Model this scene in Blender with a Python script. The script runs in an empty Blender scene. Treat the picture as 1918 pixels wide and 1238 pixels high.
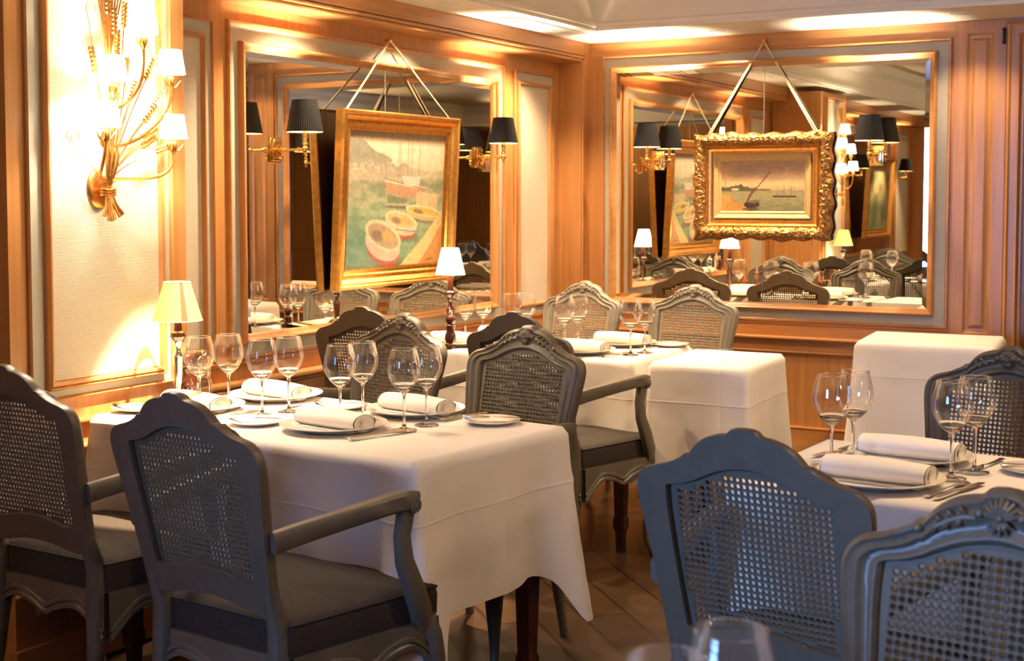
import bpy, bmesh, math, random
import numpy as np
from mathutils import Vector, Matrix
random.seed(7)
sc = bpy.context.scene
COL = sc.collection
PI = math.pi
R = math.radians

# ------------------------------------------------------------------ camera
cam_d = bpy.data.cameras.new('camera')
cam = bpy.data.objects.new('camera', cam_d)
COL.objects.link(cam)
cam.location = (3.282, -6.698, 1.42)
cam.rotation_euler = (R(90 - 3.243), 0, R(29.345))
cam_d.sensor_width = 36.0
cam_d.lens = 2559.0 / 1918.0 * 36.0
cam_d.shift_y = -107.0 / 1918.0
cam_d.clip_start = 0.05
cam_d.dof.use_dof = True
cam_d.dof.focus_distance = 4.1
cam_d.dof.aperture_fstop = 7.0
sc.camera = cam

# ------------------------------------------------------------------ world, exposure, render look
w = bpy.data.worlds.new('world'); sc.world = w
w.use_nodes = True
w.node_tree.nodes['Background'].inputs[0].default_value = (0.62, 0.74, 1.0, 1)
w.node_tree.nodes['Background'].inputs[1].default_value = 0.08
sc.view_settings.view_transform = 'Standard'
sc.view_settings.look = 'None'
sc.view_settings.exposure = 0.36
sc.view_settings.gamma = 1.0
sc.view_settings.use_curve_mapping = False
sc.cycles.use_denoising = True
sc.cycles.max_bounces = 10
sc.cycles.diffuse_bounces = 4
sc.cycles.glossy_bounces = 6
sc.cycles.transmission_bounces = 8
sc.cycles.transparent_max_bounces = 24
sc.cycles.sample_clamp_indirect = 6.0
sc.cycles.caustics_reflective = False
sc.cycles.caustics_refractive = False

WARM = (1.0, 0.72, 0.44)


def spot(name, loc, target, power, angle, blend=0.3, col=WARM, radius=0.02):
    l = bpy.data.lights.new(name, 'SPOT')
    l.energy = power; l.color = col; l.spot_size = R(angle); l.spot_blend = blend
    l.shadow_soft_size = radius
    o = bpy.data.objects.new(name, l); COL.objects.link(o)
    o.location = loc
    d = Vector(target) - Vector(loc)
    o.rotation_euler = d.to_track_quat('-Z', 'Y').to_euler()
    return o


def area(name, loc, target, power, sx, sy, col):
    l = bpy.data.lights.new(name, 'AREA')
    l.energy = power; l.color = col; l.shape = 'RECTANGLE'; l.size = sx; l.size_y = sy; l.spread = R(76)
    o = bpy.data.objects.new(name, l); COL.objects.link(o)
    o.location = loc
    d = Vector(target) - Vector(loc)
    o.rotation_euler = d.to_track_quat('-Z', 'Y').to_euler()
    return o


def point(name, loc, power, col=WARM, radius=0.02):
    l = bpy.data.lights.new(name, 'POINT')
    l.energy = power; l.color = col; l.shadow_soft_size = radius
    o = bpy.data.objects.new(name, l); COL.objects.link(o); o.location = loc
    return o


# the wall joinery is scaled about the camera position: (size, offset) of the room shell and of the projecting pier
ROOM = (1.0343, (-0.1126, 0.2297, -0.0487))
PIER = (0.9543, (0.1500, -0.3061, 0.0649))


def tp(p, S):
    return Vector(p) * S[0] + Vector(S[1])


def place(o, S):
    o.location = Vector(o.location) * S[0] + Vector(S[1]); o.scale = (S[0],) * 3
    return o


ZC = 2.242      # soffit height
ZT = 2.52       # raised tray ceiling height
# daylight from the street windows behind and to the right of the camera
area('window_daylight', (1.25, -8.22, 1.40), (3.3, -4.0, 0.9), 33, 1.2, 1.5, (0.22, 0.46, 1.0))
# ceiling downlights that wash the walls (soffit) and the tables (raised ceiling)
WALL_SPOTS = [(0.16, -1.70, 150), (0.16, -2.45, 150), (0.16, -0.75, 100), (0.80, -0.20, 70), (1.37, -0.22, 70), (2.0, -0.30, 22),
              (0.16, -5.0, 15), (0.18, -6.3, 260), (0.16, -7.2, 120)]
for x, y, p_ in WALL_SPOTS:
    spot('downlight_beam', tp((x, y, ZC - 0.012), ROOM), tp((x - (0.06 if y < -0.5 else 0), y + (0.05 if y > -0.5 else 0), 0), ROOM), p_, 118 if y > -3 else 56, 0.7)
TABLE_SPOTS = [((0.88, -3.52), (0.470, -3.50), 1500, 26, 0.10), ((1.45, -4.0), (1.1, -3.0), 26, 66, 0.8),
               ((0.55, -1.45), (0.12, -1.50), 1100, 22, 0.4), ((1.05, -1.35), (1.0, -1.45), 120, 55, 0.6),
               ((3.5, -3.1), (1.8, -3.2), 65, 80, 0.8), ((2.7, -1.9), (1.9, -1.4), 130, 90, 0.9), ((2.75, -3.3), (2.75, -3.45), 60, 50, 0.7),
               ((0.80, -2.40), (0.80, -2.64), 700, 12, 0.3), ((0.6, -5.6), (0.3, -5.6), 20, 60, 0.5), ((3.05, -5.6), (2.95, -4.75), 30, 40, 0.6),
               ((5.3, -3.6), (6.6, -3.6), 200, 90, 0.6), ((5.3, -6.0), (6.6, -6.2), 200, 90, 0.6)]  # last two added out of view, to brighten the wall the mirrors reflect
for a_, b_, p_, an_, bl_ in TABLE_SPOTS:
    spot('downlight_beam', tp((a_[0], a_[1], ZT - 0.02), ROOM), (b_[0], b_[1], 0.75), p_, an_, bl_)


# added uplights, no lamps there: brighten the ceiling from the unseen right end
for x, y in ((5.6, -1.6), (5.6, -4.6), (4.6, -7.2)):
    spot('added_uplight_beam', (x, y, 1.80), (x - 1.2, y - .2, 2.6), 120, 130, 1.0, WARM, .08)


# ------------------------------------------------------------------ materials
def newmat(name):
    m = bpy.data.materials.new(name); m.use_nodes = True
    nt = m.node_tree
    return m, nt, nt.nodes, nt.links, nt.nodes['Principled BSDF']


def plain(name, col, rough=0.5, metal=0.0, spec=0.5, coat=0.0, noise=0.0, nscale=40, bump=0.0, bscale=200):
    m, nt, N, L, b = newmat(name)
    b.inputs['Base Color'].default_value = (*col, 1)
    b.inputs['Roughness'].default_value = rough
    b.inputs['Metallic'].default_value = metal
    b.inputs['Specular IOR Level'].default_value = spec
    b.inputs['Coat Weight'].default_value = coat
    tc = N.new('ShaderNodeTexCoord')
    if noise:
        n = N.new('ShaderNodeTexNoise'); n.inputs['Scale'].default_value = nscale; n.inputs['Detail'].default_value = 3
        L.new(tc.outputs['Object'], n.inputs['Vector'])
        r = N.new('ShaderNodeValToRGB')
        r.color_ramp.elements[0].position = 0.3; r.color_ramp.elements[1].position = 0.7
        r.color_ramp.elements[0].color = (*[c * (1 - noise) for c in col], 1)
        r.color_ramp.elements[1].color = (*[min(1, c * (1 + noise)) for c in col], 1)
        L.new(n.outputs['Fac'], r.inputs['Fac']); L.new(r.outputs['Color'], b.inputs['Base Color'])
    if bump:
        n2 = N.new('ShaderNodeTexNoise'); n2.inputs['Scale'].default_value = bscale; n2.inputs['Detail'].default_value = 2
        L.new(tc.outputs['Object'], n2.inputs['Vector'])
        bp = N.new('ShaderNodeBump'); bp.inputs['Strength'].default_value = bump; bp.inputs['Distance'].default_value = 0.002
        L.new(n2.outputs['Fac'], bp.inputs['Height']); L.new(bp.outputs['Normal'], b.inputs['Normal'])
    return m


def wood(name, c0, c1, scale, rough=0.32, coat=0.15):
    m, nt, N, L, b = newmat(name)
    tc = N.new('ShaderNodeTexCoord'); mp = N.new('ShaderNodeMapping')
    mp.inputs['Scale'].default_value = scale
    L.new(tc.outputs['Object'], mp.inputs['Vector'])
    n = N.new('ShaderNodeTexNoise'); n.inputs['Scale'].default_value = 1; n.inputs['Detail'].default_value = 5; n.inputs['Roughness'].default_value = 0.6
    n.inputs['Distortion'].default_value = 0.4
    L.new(mp.outputs['Vector'], n.inputs['Vector'])
    r = N.new('ShaderNodeValToRGB')
    r.color_ramp.elements[0].position = 0.30; r.color_ramp.elements[1].position = 0.72
    r.color_ramp.elements[0].color = (*c0, 1); r.color_ramp.elements[1].color = (*c1, 1)
    L.new(n.outputs['Fac'], r.inputs['Fac'])
    L.new(r.outputs['Color'], b.inputs['Base Color'])
    b.inputs['Roughness'].default_value = rough
    b.inputs['Coat Weight'].default_value = coat
    b.inputs['Coat Roughness'].default_value = 0.25
    return m


W0, W1 = (0.40, 0.175, 0.055), (0.54, 0.262, 0.095)
M = {}
M['wz'] = wood('oak_upright', W0, W1, (38, 38, 1.6))
M['wy'] = wood('oak_along_left_wall', W0, W1, (38, 1.6, 38))
M['wx'] = wood('oak_along_right_wall', W0, W1, (1.6, 38, 38))
M['wdz'] = wood('dark_oak_upright', (0.13, 0.045, 0.014), (0.24, 0.09, 0.03), (38, 38, 1.6))
M['redleg'] = wood('mahogany', (0.06, 0.012, 0.006), (0.13, 0.03, 0.014), (60, 60, 2))
M['grey'] = plain('grey_green_paint', (0.42, 0.40, 0.33), 0.45, noise=0.04, nscale=15)
M['ceil'] = plain('ceiling_paint', (0.88, 0.85, 0.78), 0.6)
M['tray'] = plain('tray_ceiling_paint', (0.74, 0.64, 0.50), 0.5, noise=0.06, nscale=3)
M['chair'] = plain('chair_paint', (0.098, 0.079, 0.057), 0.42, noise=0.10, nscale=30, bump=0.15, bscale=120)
M['chairlit'] = plain('chair_paint_lit', (0.215, 0.19, 0.15), 0.42, noise=0.10, nscale=30, bump=0.15, bscale=120)  # lit copy of the chair paint, stronger light put into the colour
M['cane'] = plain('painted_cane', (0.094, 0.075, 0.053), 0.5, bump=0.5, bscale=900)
M['canelit'] = plain('painted_cane_lit', (0.27, 0.225, 0.16), 0.5, bump=0.5, bscale=900)  # cane of the same chairs, lightened for the stronger light
M['seat'] = plain('brown_seat_fabric', (0.026, 0.0165, 0.0115), 0.9, noise=0.6, nscale=260, bump=0.8, bscale=600)
M['brass'] = plain('polished_brass', (0.88, 0.56, 0.20), 0.16, 1.0)
M['gold'] = plain('gilt_frame', (0.80, 0.42, 0.11), 0.30, 1.0, noise=0.18, nscale=50, bump=0.3, bscale=90)
M['golddark'] = plain('old_gilt', (0.46, 0.255, 0.085), 0.38, 0.9, noise=0.5, nscale=110, bump=0.6, bscale=150)
M['liner'] = plain('picture_liner', (0.66, 0.46, 0.20), 0.45, 0.25)
M['wheat'] = plain('gilded_metal', (0.70, 0.36, 0.10), 0.33, 1.0, noise=0.25, nscale=80)
M['silver'] = plain('silver', (0.80, 0.76, 0.70), 0.14, 1.0)
M['china'] = plain('white_china', (0.80, 0.75, 0.67), 0.12, spec=0.6, coat=0.5)
M['darkwood'] = plain('dark_mill_wood', (0.05, 0.014, 0.007), 0.15, coat=0.6)
M['black'] = plain('black_pleated_shade', (0.006, 0.0055, 0.007), 0.8, spec=0.25)
M['rope'] = plain('cream_rope', (0.72, 0.62, 0.40), 0.7, bump=0.8, bscale=500)
M['spotring'] = plain('white_ring', (0.8, 0.78, 0.72), 0.4)
M['seam'] = plain('mirror_joint', (0.18, 0.16, 0.13), 0.3)
M['vent'] = plain('vent_dark', (0.10, 0.09, 0.08), 0.7)
M['skirt'] = plain('dark_plinth', (0.05, 0.02, 0.01), 0.6)


def emis(name, col, strength, base=None):
    m, nt, N, L, b = newmat(name)
    b.inputs['Base Color'].default_value = (*(base or col), 1)
    b.inputs['Roughness'].default_value = 0.8
    b.inputs['Emission Color'].default_value = (*col, 1)
    b.inputs['Emission Strength'].default_value = strength
    return m


M['shadewhite'] = emis('lit_white_shade', (1.0, 0.86, 0.62), 9.0, (0.8, 0.75, 0.62))
M['shadeyellow'] = emis('lit_yellow_shade', (1.0, 0.66, 0.12), 1.05, (0.34, 0.22, 0.04))
M['shadestrip'] = emis('shade_strip', (0.75, 0.26, 0.06), 0.10, (0.10, 0.035, 0.012))
M['shadeedge'] = plain('shade_edge', (0.75, 0.62, 0.35), 0.7)
M['glow'] = emis('lamp_glow', (1.0, 0.80, 0.50), 9.0)
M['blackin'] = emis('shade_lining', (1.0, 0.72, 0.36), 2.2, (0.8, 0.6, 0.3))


def fabric_wall():
    m, nt, N, L, b = newmat('ivory_wall_fabric')
    tc = N.new('ShaderNodeTexCoord')
    wv = N.new('ShaderNodeTexWave'); wv.wave_type = 'BANDS'; wv.bands_direction = 'Z'
    wv.inputs['Scale'].default_value = 58; wv.inputs['Distortion'].default_value = 1.6; wv.inputs['Detail'].default_value = 2
    wv.inputs['Detail Scale'].default_value = 0.35
    L.new(tc.outputs['Object'], wv.inputs['Vector'])
    mp = N.new('ShaderNodeMapping'); mp.inputs['Scale'].default_value = (60, 60, 160)
    L.new(tc.outputs['Object'], mp.inputs['Vector'])
    n = N.new('ShaderNodeTexNoise'); n.inputs['Scale'].default_value = 1; n.inputs['Detail'].default_value = 2
    L.new(mp.outputs['Vector'], n.inputs['Vector'])
    mm = N.new('ShaderNodeMixRGB'); mm.inputs[0].default_value = 0.45
    L.new(wv.outputs['Fac'], mm.inputs[1]); L.new(n.outputs['Fac'], mm.inputs[2])
    r = N.new('ShaderNodeValToRGB')
    r.color_ramp.elements[0].position = 0.25; r.color_ramp.elements[1].position = 0.65
    r.color_ramp.elements[0].color = (0.46, 0.39, 0.29, 1); r.color_ramp.elements[1].color = (0.68, 0.61, 0.49, 1)
    L.new(mm.outputs[0], r.inputs['Fac']); L.new(r.outputs['Color'], b.inputs['Base Color'])
    bp = N.new('ShaderNodeBump'); bp.inputs['Strength'].default_value = 0.35; bp.inputs['Distance'].default_value = 0.0015
    L.new(mm.outputs[0], bp.inputs['Height']); L.new(bp.outputs['Normal'], b.inputs['Normal'])
    b.inputs['Roughness'].default_value = 0.75
    return m


M['fabric'] = fabric_wall()


def cloth_mat():
    m, nt, N, L, b = newmat('white_table_linen')
    b.inputs['Base Color'].default_value = (0.74, 0.68, 0.62, 1)
    b.inputs['Roughness'].default_value = 0.7
    b.inputs['Sheen Weight'].default_value = 0.15
    tc = N.new('ShaderNodeTexCoord')
    mp = N.new('ShaderNodeMapping'); mp.inputs['Scale'].default_value = (300, 300, 900)
    L.new(tc.outputs['Object'], mp.inputs['Vector'])
    n = N.new('ShaderNodeTexNoise'); n.inputs['Scale'].default_value = 1; n.inputs['Detail'].default_value = 2
    L.new(mp.outputs['Vector'], n.inputs['Vector'])
    bp = N.new('ShaderNodeBump'); bp.inputs['Strength'].default_value = 0.25; bp.inputs['Distance'].default_value = 0.001
    L.new(n.outputs['Fac'], bp.inputs['Height'])
    # pressed fold lines and soft wrinkles
    sx = N.new('ShaderNodeSeparateXYZ'); L.new(tc.outputs['Object'], sx.inputs[0])
    prev = None
    for out, c0, wd in (('X', 0.10, .007), ('X', -.24, .006), ('Y', 0.03, .006), ('Z', 0.615, .006)):
        q = N.new('ShaderNodeMath'); q.operation = 'SUBTRACT'; q.inputs[1].default_value = c0; L.new(sx.outputs[out], q.inputs[0])
        ab = N.new('ShaderNodeMath'); ab.operation = 'ABSOLUTE'; L.new(q.outputs[0], ab.inputs[0])
        mr = N.new('ShaderNodeMapRange'); mr.interpolation_type = 'SMOOTHSTEP'
        mr.inputs['From Min'].default_value = 0; mr.inputs['From Max'].default_value = wd; mr.inputs['To Min'].default_value = 1; mr.inputs['To Max'].default_value = 0
        L.new(ab.outputs[0], mr.inputs['Value'])
        if prev is None: prev = mr.outputs[0]
        else:
            ad = N.new('ShaderNodeMath'); ad.operation = 'MAXIMUM'; L.new(prev, ad.inputs[0]); L.new(mr.outputs[0], ad.inputs[1]); prev = ad.outputs[0]
    wn = N.new('ShaderNodeTexNoise'); wn.inputs['Scale'].default_value = 5.0; wn.inputs['Detail'].default_value = 2; wn.inputs['Distortion'].default_value = 0.6
    L.new(tc.outputs['Object'], wn.inputs['Vector'])
    ma = N.new('ShaderNodeMath'); ma.operation = 'MULTIPLY_ADD'; ma.inputs[1].default_value = 9.0
    L.new(wn.outputs['Fac'], ma.inputs[0]); L.new(prev, ma.inputs[2])
    b2 = N.new('ShaderNodeBump'); b2.inputs['Strength'].default_value = 0.8; b2.inputs['Distance'].default_value = 0.0011
    L.new(ma.outputs[0], b2.inputs['Height']); L.new(bp.outputs['Normal'], b2.inputs['Normal']); L.new(b2.outputs['Normal'], b.inputs['Normal'])
    return m


M['cloth'] = cloth_mat()
M['napkin'] = plain('napkin_linen', (0.80, 0.73, 0.64), 0.7, bump=0.3, bscale=700)


def mirror_mat():
    m, nt, N, L, b = newmat('mirror_glass')
    b.inputs['Base Color'].default_value = (0.86, 0.84, 0.74, 1)
    b.inputs['Metallic'].default_value = 1.0
    b.inputs['Roughness'].default_value = 0.0
    return m


M['mirror'] = mirror_mat()


def thin_glass():
    m = bpy.data.materials.new('thin_glass'); m.use_nodes = True
    nt = m.node_tree; N = nt.nodes; L = nt.links
    N.remove(N['Principled BSDF'])
    tr = N.new('ShaderNodeBsdfTransparent'); tr.inputs[0].default_value = (0.985, 0.98, 0.97, 1)
    gl = N.new('ShaderNodeBsdfGlossy'); gl.inputs['Roughness'].default_value = 0.03; gl.inputs[0].default_value = (1, 0.98, 0.95, 1)
    lw = N.new('ShaderNodeLayerWeight'); lw.inputs['Blend'].default_value = 0.28
    mr = N.new('ShaderNodeMath'); mr.operation = 'MULTIPLY_ADD'; mr.inputs[1].default_value = 0.42; mr.inputs[2].default_value = 0.05
    L.new(lw.outputs['Fresnel'], mr.inputs[0])
    mx = N.new('ShaderNodeMixShader')
    L.new(mr.outputs[0], mx.inputs[0]); L.new(tr.outputs[0], mx.inputs[1]); L.new(gl.outputs[0], mx.inputs[2])
    L.new(mx.outputs[0], N['Material Output'].inputs['Surface'])
    return m


def solid_glass():
    m, nt, N, L, b = newmat('solid_glass')
    b.inputs['Base Color'].default_value = (1, 0.99, 0.97, 1)
    b.inputs['Roughness'].default_value = 0.0
    b.inputs['Transmission Weight'].default_value = 1.0
    b.inputs['IOR'].default_value = 1.45
    return m


M['bowl'] = thin_glass()
M['stem'] = solid_glass()


def floor_mat():
    m, nt, N, L, b = newmat('worn_oak_floor')
    tc = N.new('ShaderNodeTexCoord')
    mp = N.new('ShaderNodeMapping'); mp.inputs['Rotation'].default_value = (0, 0, R(45))
    L.new(tc.outputs['Object'], mp.inputs['Vector'])
    br = N.new('ShaderNodeTexBrick'); br.inputs['Scale'].default_value = 1.0
    br.inputs['Color1'].default_value = (0.085, 0.045, 0.022, 1); br.inputs['Color2'].default_value = (0.055, 0.027, 0.013, 1)
    br.inputs['Mortar'].default_value = (0.03, 0.014, 0.006, 1); br.inputs['Mortar Size'].default_value = 0.006
    br.inputs['Brick Width'].default_value = 1.1; br.inputs['Row Height'].default_value = 0.16
    L.new(mp.outputs['Vector'], br.inputs['Vector'])
    mp2 = N.new('ShaderNodeMapping'); mp2.inputs['Rotation'].default_value = (0, 0, R(45)); mp2.inputs['Scale'].default_value = (3, 40, 3)
    L.new(tc.outputs['Object'], mp2.inputs['Vector'])
    n = N.new('ShaderNodeTexNoise'); n.inputs['Scale'].default_value = 1; n.inputs['Detail'].default_value = 4
    L.new(mp2.outputs['Vector'], n.inputs['Vector'])
    mx = N.new('ShaderNodeMixRGB'); mx.blend_type = 'MULTIPLY'; mx.inputs[0].default_value = 0.6
    L.new(br.outputs['Color'], mx.inputs[1]); L.new(n.outputs['Fac'], mx.inputs[2])
    g = N.new('ShaderNodeBrightContrast'); g.inputs['Bright'].default_value = 0.0
    L.new(mx.outputs[0], g.inputs[0]); L.new(g.outputs[0], b.inputs['Base Color'])
    b.inputs['Roughness'].default_value = 0.28
    return m


M['floor'] = floor_mat()


def vcol_mat(name, rough=0.45):
    m, nt, N, L, b = newmat(name)
    a = N.new('ShaderNodeVertexColor'); a.layer_name = 'paint'
    L.new(a.outputs['Color'], b.inputs['Base Color'])
    b.inputs['Roughness'].default_value = rough
    tc = N.new('ShaderNodeTexCoord')
    n2 = N.new('ShaderNodeTexNoise'); n2.inputs['Scale'].default_value = 160; n2.inputs['Detail'].default_value = 3
    L.new(tc.outputs['Object'], n2.inputs['Vector'])
    bp = N.new('ShaderNodeBump'); bp.inputs['Strength'].default_value = 0.25; bp.inputs['Distance'].default_value = 0.002
    L.new(n2.outputs['Fac'], bp.inputs['Height']); L.new(bp.outputs['Normal'], b.inputs['Normal'])
    return m


M['oil'] = vcol_mat('oil_paint')


# ------------------------------------------------------------------ mesh helpers
class MB:
    def __init__(s):
        s.v = []; s.f = []; s.m = []; s.cur = 0

    def add(s, verts, faces, mi=None):
        o = len(s.v)
        s.v.extend([tuple(p) for p in verts])
        for f in faces:
            s.f.append(tuple(i + o for i in f)); s.m.append(s.cur if mi is None else mi)
        return s

    def box(s, x0, x1, y0, y1, z0, z1, bev=0.0, mi=None):
        if x1 < x0: x0, x1 = x1, x0
        if y1 < y0: y0, y1 = y1, y0
        if z1 < z0: z0, z1 = z1, z0
        b = min(bev, (x1 - x0) * .45, (y1 - y0) * .45, (z1 - z0) * .45)
        if b <= 0:
            v = [(x, y, z) for x in (x0, x1) for y in (y0, y1) for z in (z0, z1)]
            f = [(0, 1, 3, 2), (4, 6, 7, 5), (0, 4, 5, 1), (2, 3, 7, 6), (0, 2, 6, 4), (1, 5, 7, 3)]
            return s.add(v, f, mi)
        bm = bmesh.new()
        bmesh.ops.create_cube(bm, size=1)
        for v in bm.verts:
            v.co = Vector(((x0 + x1) / 2 + v.co.x * (x1 - x0), (y0 + y1) / 2 + v.co.y * (y1 - y0), (z0 + z1) / 2 + v.co.z * (z1 - z0)))
        bmesh.ops.bevel(bm, geom=bm.edges[:], offset=b, segments=2, affect='EDGES', profile=0.6)
        s.bm(bm, mi); return s

    def bm(s, bm, mi=None):
        bm.verts.index_update()
        s.add([v.co[:] for v in bm.verts], [[v.index for v in f.verts] for f in bm.faces], mi)
        bm.free()

    def lathe(s, prof, c=(0, 0, 0), n=24, mi=None, caps=True, ribs=0, ribamp=0.0):
        vs = []; fs = []
        for (r, z) in prof:
            for k in range(n):
                a = 2 * PI * k / n
                rr = r + (ribamp if (ribs and k % 2) else 0)
                vs.append((c[0] + rr * math.cos(a), c[1] + rr * math.sin(a), c[2] + z))
        for i in range(len(prof) - 1):
            for k in range(n):
                a = i * n + k; b = i * n + (k + 1) % n
                fs.append((a, b, b + n, a + n))
        if caps:
            if prof[0][0] > 1e-5: fs.append(tuple(reversed(range(n))))
            if prof[-1][0] > 1e-5: fs.append(tuple(range((len(prof) - 1) * n, len(prof) * n)))
        return s.add(vs, fs, mi)

    def tube(s, pts, rad, n=8, mi=None, flat=1.0, up=None):
        pts = [Vector(p) for p in pts]
        if not isinstance(rad, (list, tuple)): rad = [rad] * len(pts)
        vs = []; fs = []
        ref = Vector(up) if up else None
        prev = None
        for i, p in enumerate(pts):
            t = (pts[min(i + 1, len(pts) - 1)] - pts[max(i - 1, 0)]).normalized()
            if ref is not None:
                u = ref - t * ref.dot(t)
            elif prev is None:
                u = Vector((0, 0, 1)) if abs(t.z) < 0.9 else Vector((1, 0, 0)); u = u - t * u.dot(t)
            else:
                u = prev - t * prev.dot(t)
            u.normalize(); prev = u
            w_ = t.cross(u)
            for k in range(n):
                a = 2 * PI * k / n
                vs.append(p + u * math.cos(a) * rad[i] * flat + w_ * math.sin(a) * rad[i])
        for i in range(len(pts) - 1):
            for k in range(n):
                a = i * n + k; b = i * n + (k + 1) % n
                fs.append((a, b, b + n, a + n))
        fs.append(tuple(reversed(range(n)))); fs.append(tuple(range((len(pts) - 1) * n, len(pts) * n)))
        return s.add(vs, fs, mi)

    def sweep(s, pts, secs, side, mi=None):
        """rectangular section swept along pts; secs = (width along side, height) per point; side = unit vector"""
        vs = []; fs = []
        pts = [Vector(p) for p in pts]; side = Vector(side).normalized()
        for i, p in enumerate(pts):
            t = (pts[min(i + 1, len(pts) - 1)] - pts[max(i - 1, 0)]).normalized()
            sd = (side - t * side.dot(t)).normalized(); nn = t.cross(sd)
            a, b = secs[i]; a /= 2; b /= 2
            k = 0.32
            for (p_, q_) in ((1, 1 - k), (1 - k, 1), (-1 + k, 1), (-1, 1 - k), (-1, -1 + k), (-1 + k, -1), (1 - k, -1), (1, -1 + k)):
                vs.append(p + sd * a * p_ + nn * b * q_)
        n = 8
        for i in range(len(pts) - 1):
            for k in range(n):
                a = i * n + k; b = i * n + (k + 1) % n
                fs.append((a, b, b + n, a + n))
        fs.append(tuple(reversed(range(n)))); fs.append(tuple(range((len(pts) - 1) * n, len(pts) * n)))
        return s.add(vs, fs, mi)

    def ball(s, c, r, n=12, sx=1, sy=1, sz=1, mi=None):
        prof = []
        m = max(5, n // 2)
        o = len(s.v)
        vs = [(c[0], c[1], c[2] - r * sz)]; fs = []
        for i in range(1, m):
            a = PI * i / m
            for k in range(n):
                b = 2 * PI * k / n
                vs.append((c[0] + r * sx * math.sin(a) * math.cos(b), c[1] + r * sy * math.sin(a) * math.sin(b), c[2] - r * sz * math.cos(a)))
        vs.append((c[0], c[1], c[2] + r * sz))
        for k in range(n):
            fs.append((0, 1 + (k + 1) % n, 1 + k))
            fs.append((len(vs) - 1, 1 + (m - 2) * n + k, 1 + (m - 2) * n + (k + 1) % n))
        for i in range(m - 2):
            for k in range(n):
                a = 1 + i * n + k; b = 1 + i * n + (k + 1) % n
                fs.append((a, b, b + n, a + n))
        return s.add(vs, fs, mi)

    def ring(s, o, U, V, Nn, u0, u1, v0, v1, prof, mi=None, mats=None):
        """mitred rectangular frame: prof = [(inset from outer edge, height along Nn)]"""
        o = Vector(o); U = Vector(U); V = Vector(V); Nn = Vector(Nn)
        vs = []
        for (d, h) in prof:
            for (u, v) in ((u0 + d, v0 + d), (u1 - d, v0 + d), (u1 - d, v1 - d), (u0 + d, v1 - d)):
                vs.append(o + U * u + V * v + Nn * h)
        fs = []
        for i in range(len(prof) - 1):
            for k in range(4):
                a = i * 4 + k; b = i * 4 + (k + 1) % 4
                fs.append((a, b, b + 4, a + 4))
        return s.add(vs, fs, mi)

    def build(s, name, mats, parent=None, smooth=True, angle=40):
        me = bpy.data.meshes.new(name)
        me.from_pydata([tuple(p) for p in s.v], [], s.f)
        if not isinstance(mats, (list, tuple)): mats = [mats]
        for m_ in mats: me.materials.append(m_)
        me.polygons.foreach_set('material_index', s.m)
        bm = bmesh.new(); bm.from_mesh(me)
        bmesh.ops.recalc_face_normals(bm, faces=bm.faces)
        bm.to_mesh(me); bm.free()
        if smooth:
            me.polygons.foreach_set('use_smooth', [True] * len(me.polygons))
            me.set_sharp_from_angle(angle=R(angle))
        me.update()
        o = bpy.data.objects.new(name, me); COL.objects.link(o)
        if parent is not None: o.parent = parent
        return o


def tag(o, label=None, cat=None, group=None, kind=None):
    if label: o['label'] = label
    if cat: o['category'] = cat
    if group: o['group'] = group
    if kind: o['kind'] = kind
    return o


def empty(name, loc=(0, 0, 0), rz=0.0):
    o = bpy.data.objects.new(name, None); COL.objects.link(o)
    o.location = loc; o.rotation_euler = (0, 0, rz); o.empty_display_size = 0.1
    return o


def copy_tree(o, parent=None):
    c = o.copy(); COL.objects.link(c)
    if parent is not None: c.parent = parent
    for ch in list(o.children): copy_tree(ch, c)
    return c


def struct(o, label=None):
    o['kind'] = 'structure'
    if label: o['label'] = label
    return o


# ------------------------------------------------------------------ room shell
X0, Y0 = 0.0, 0.0
XN = -0.1325          # niche back plane
XE, YB = 6.5, -8.3
NY0, NY1 = -3.45, -0.106     # first niche on the left wall
PY = -3.905                  # far (left) edge of the pilaster
QY0, QY1 = -7.9, -4.05      # second niche further along the left wall
ZL = 2.135                   # lintel underside

f = MB(); f.box(-0.5, XE + 0.4, YB - 0.3, 0.45, -0.06, 0.0)
struct(f.build('floor', M['floor'], smooth=False), 'worn dark oak plank floor')

# soffit ring and raised tray
sx0, sx1, sy0, sy1 = 0.29, 5.2, -7.6, -0.53
f = MB()
f.box(-0.3, sx0, YB, 0.15, ZC, ZC + 0.06); f.box(sx0, XE, sy1, 0.15, ZC, ZC + 0.06)
f.box(sx1, XE, YB, sy1, ZC, ZC + 0.06); f.box(sx0, sx1, YB, sy0, ZC, ZC + 0.06)
f.box(sx0, sx1, sy0, sy1, ZT, ZT + 0.05, mi=1)
f.ring((0, 0, 0), (1, 0, 0), (0, 1, 0), (0, 0, 1), sx0 - 0.001, sx1, sy0, sy1 + 0.001,
       [(0, ZC - 0.004), (0.0, ZC + 0.012), (0.012, ZC + 0.014), (0.012, ZC + 0.03), (0.004, ZC + 0.04), (0.004, ZC + 0.17), (0.02, ZC + 0.19), (0.05, ZC + 0.22), (0.06, ZC + 0.26), (0.06, ZT)], mi=0)
place(struct(f.build('ceiling', [M['ceil'], M['tray']], smooth=False), 'cream ceiling with raised tray'), ROOM)

# casing profile for painted panels and thin mouldings
BEAD = [(0.0, 0.0), (0.0, 0.010), (0.004, 0.016), (0.010, 0.016), (0.013, 0.008), (0.016, 0.006), (0.016, 0.0)]
EL, EV = (0, 1, 0), (0, 0, 1)      # left wall: U = y, V = z, N = +x
ER = (1, 0, 0)


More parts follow.
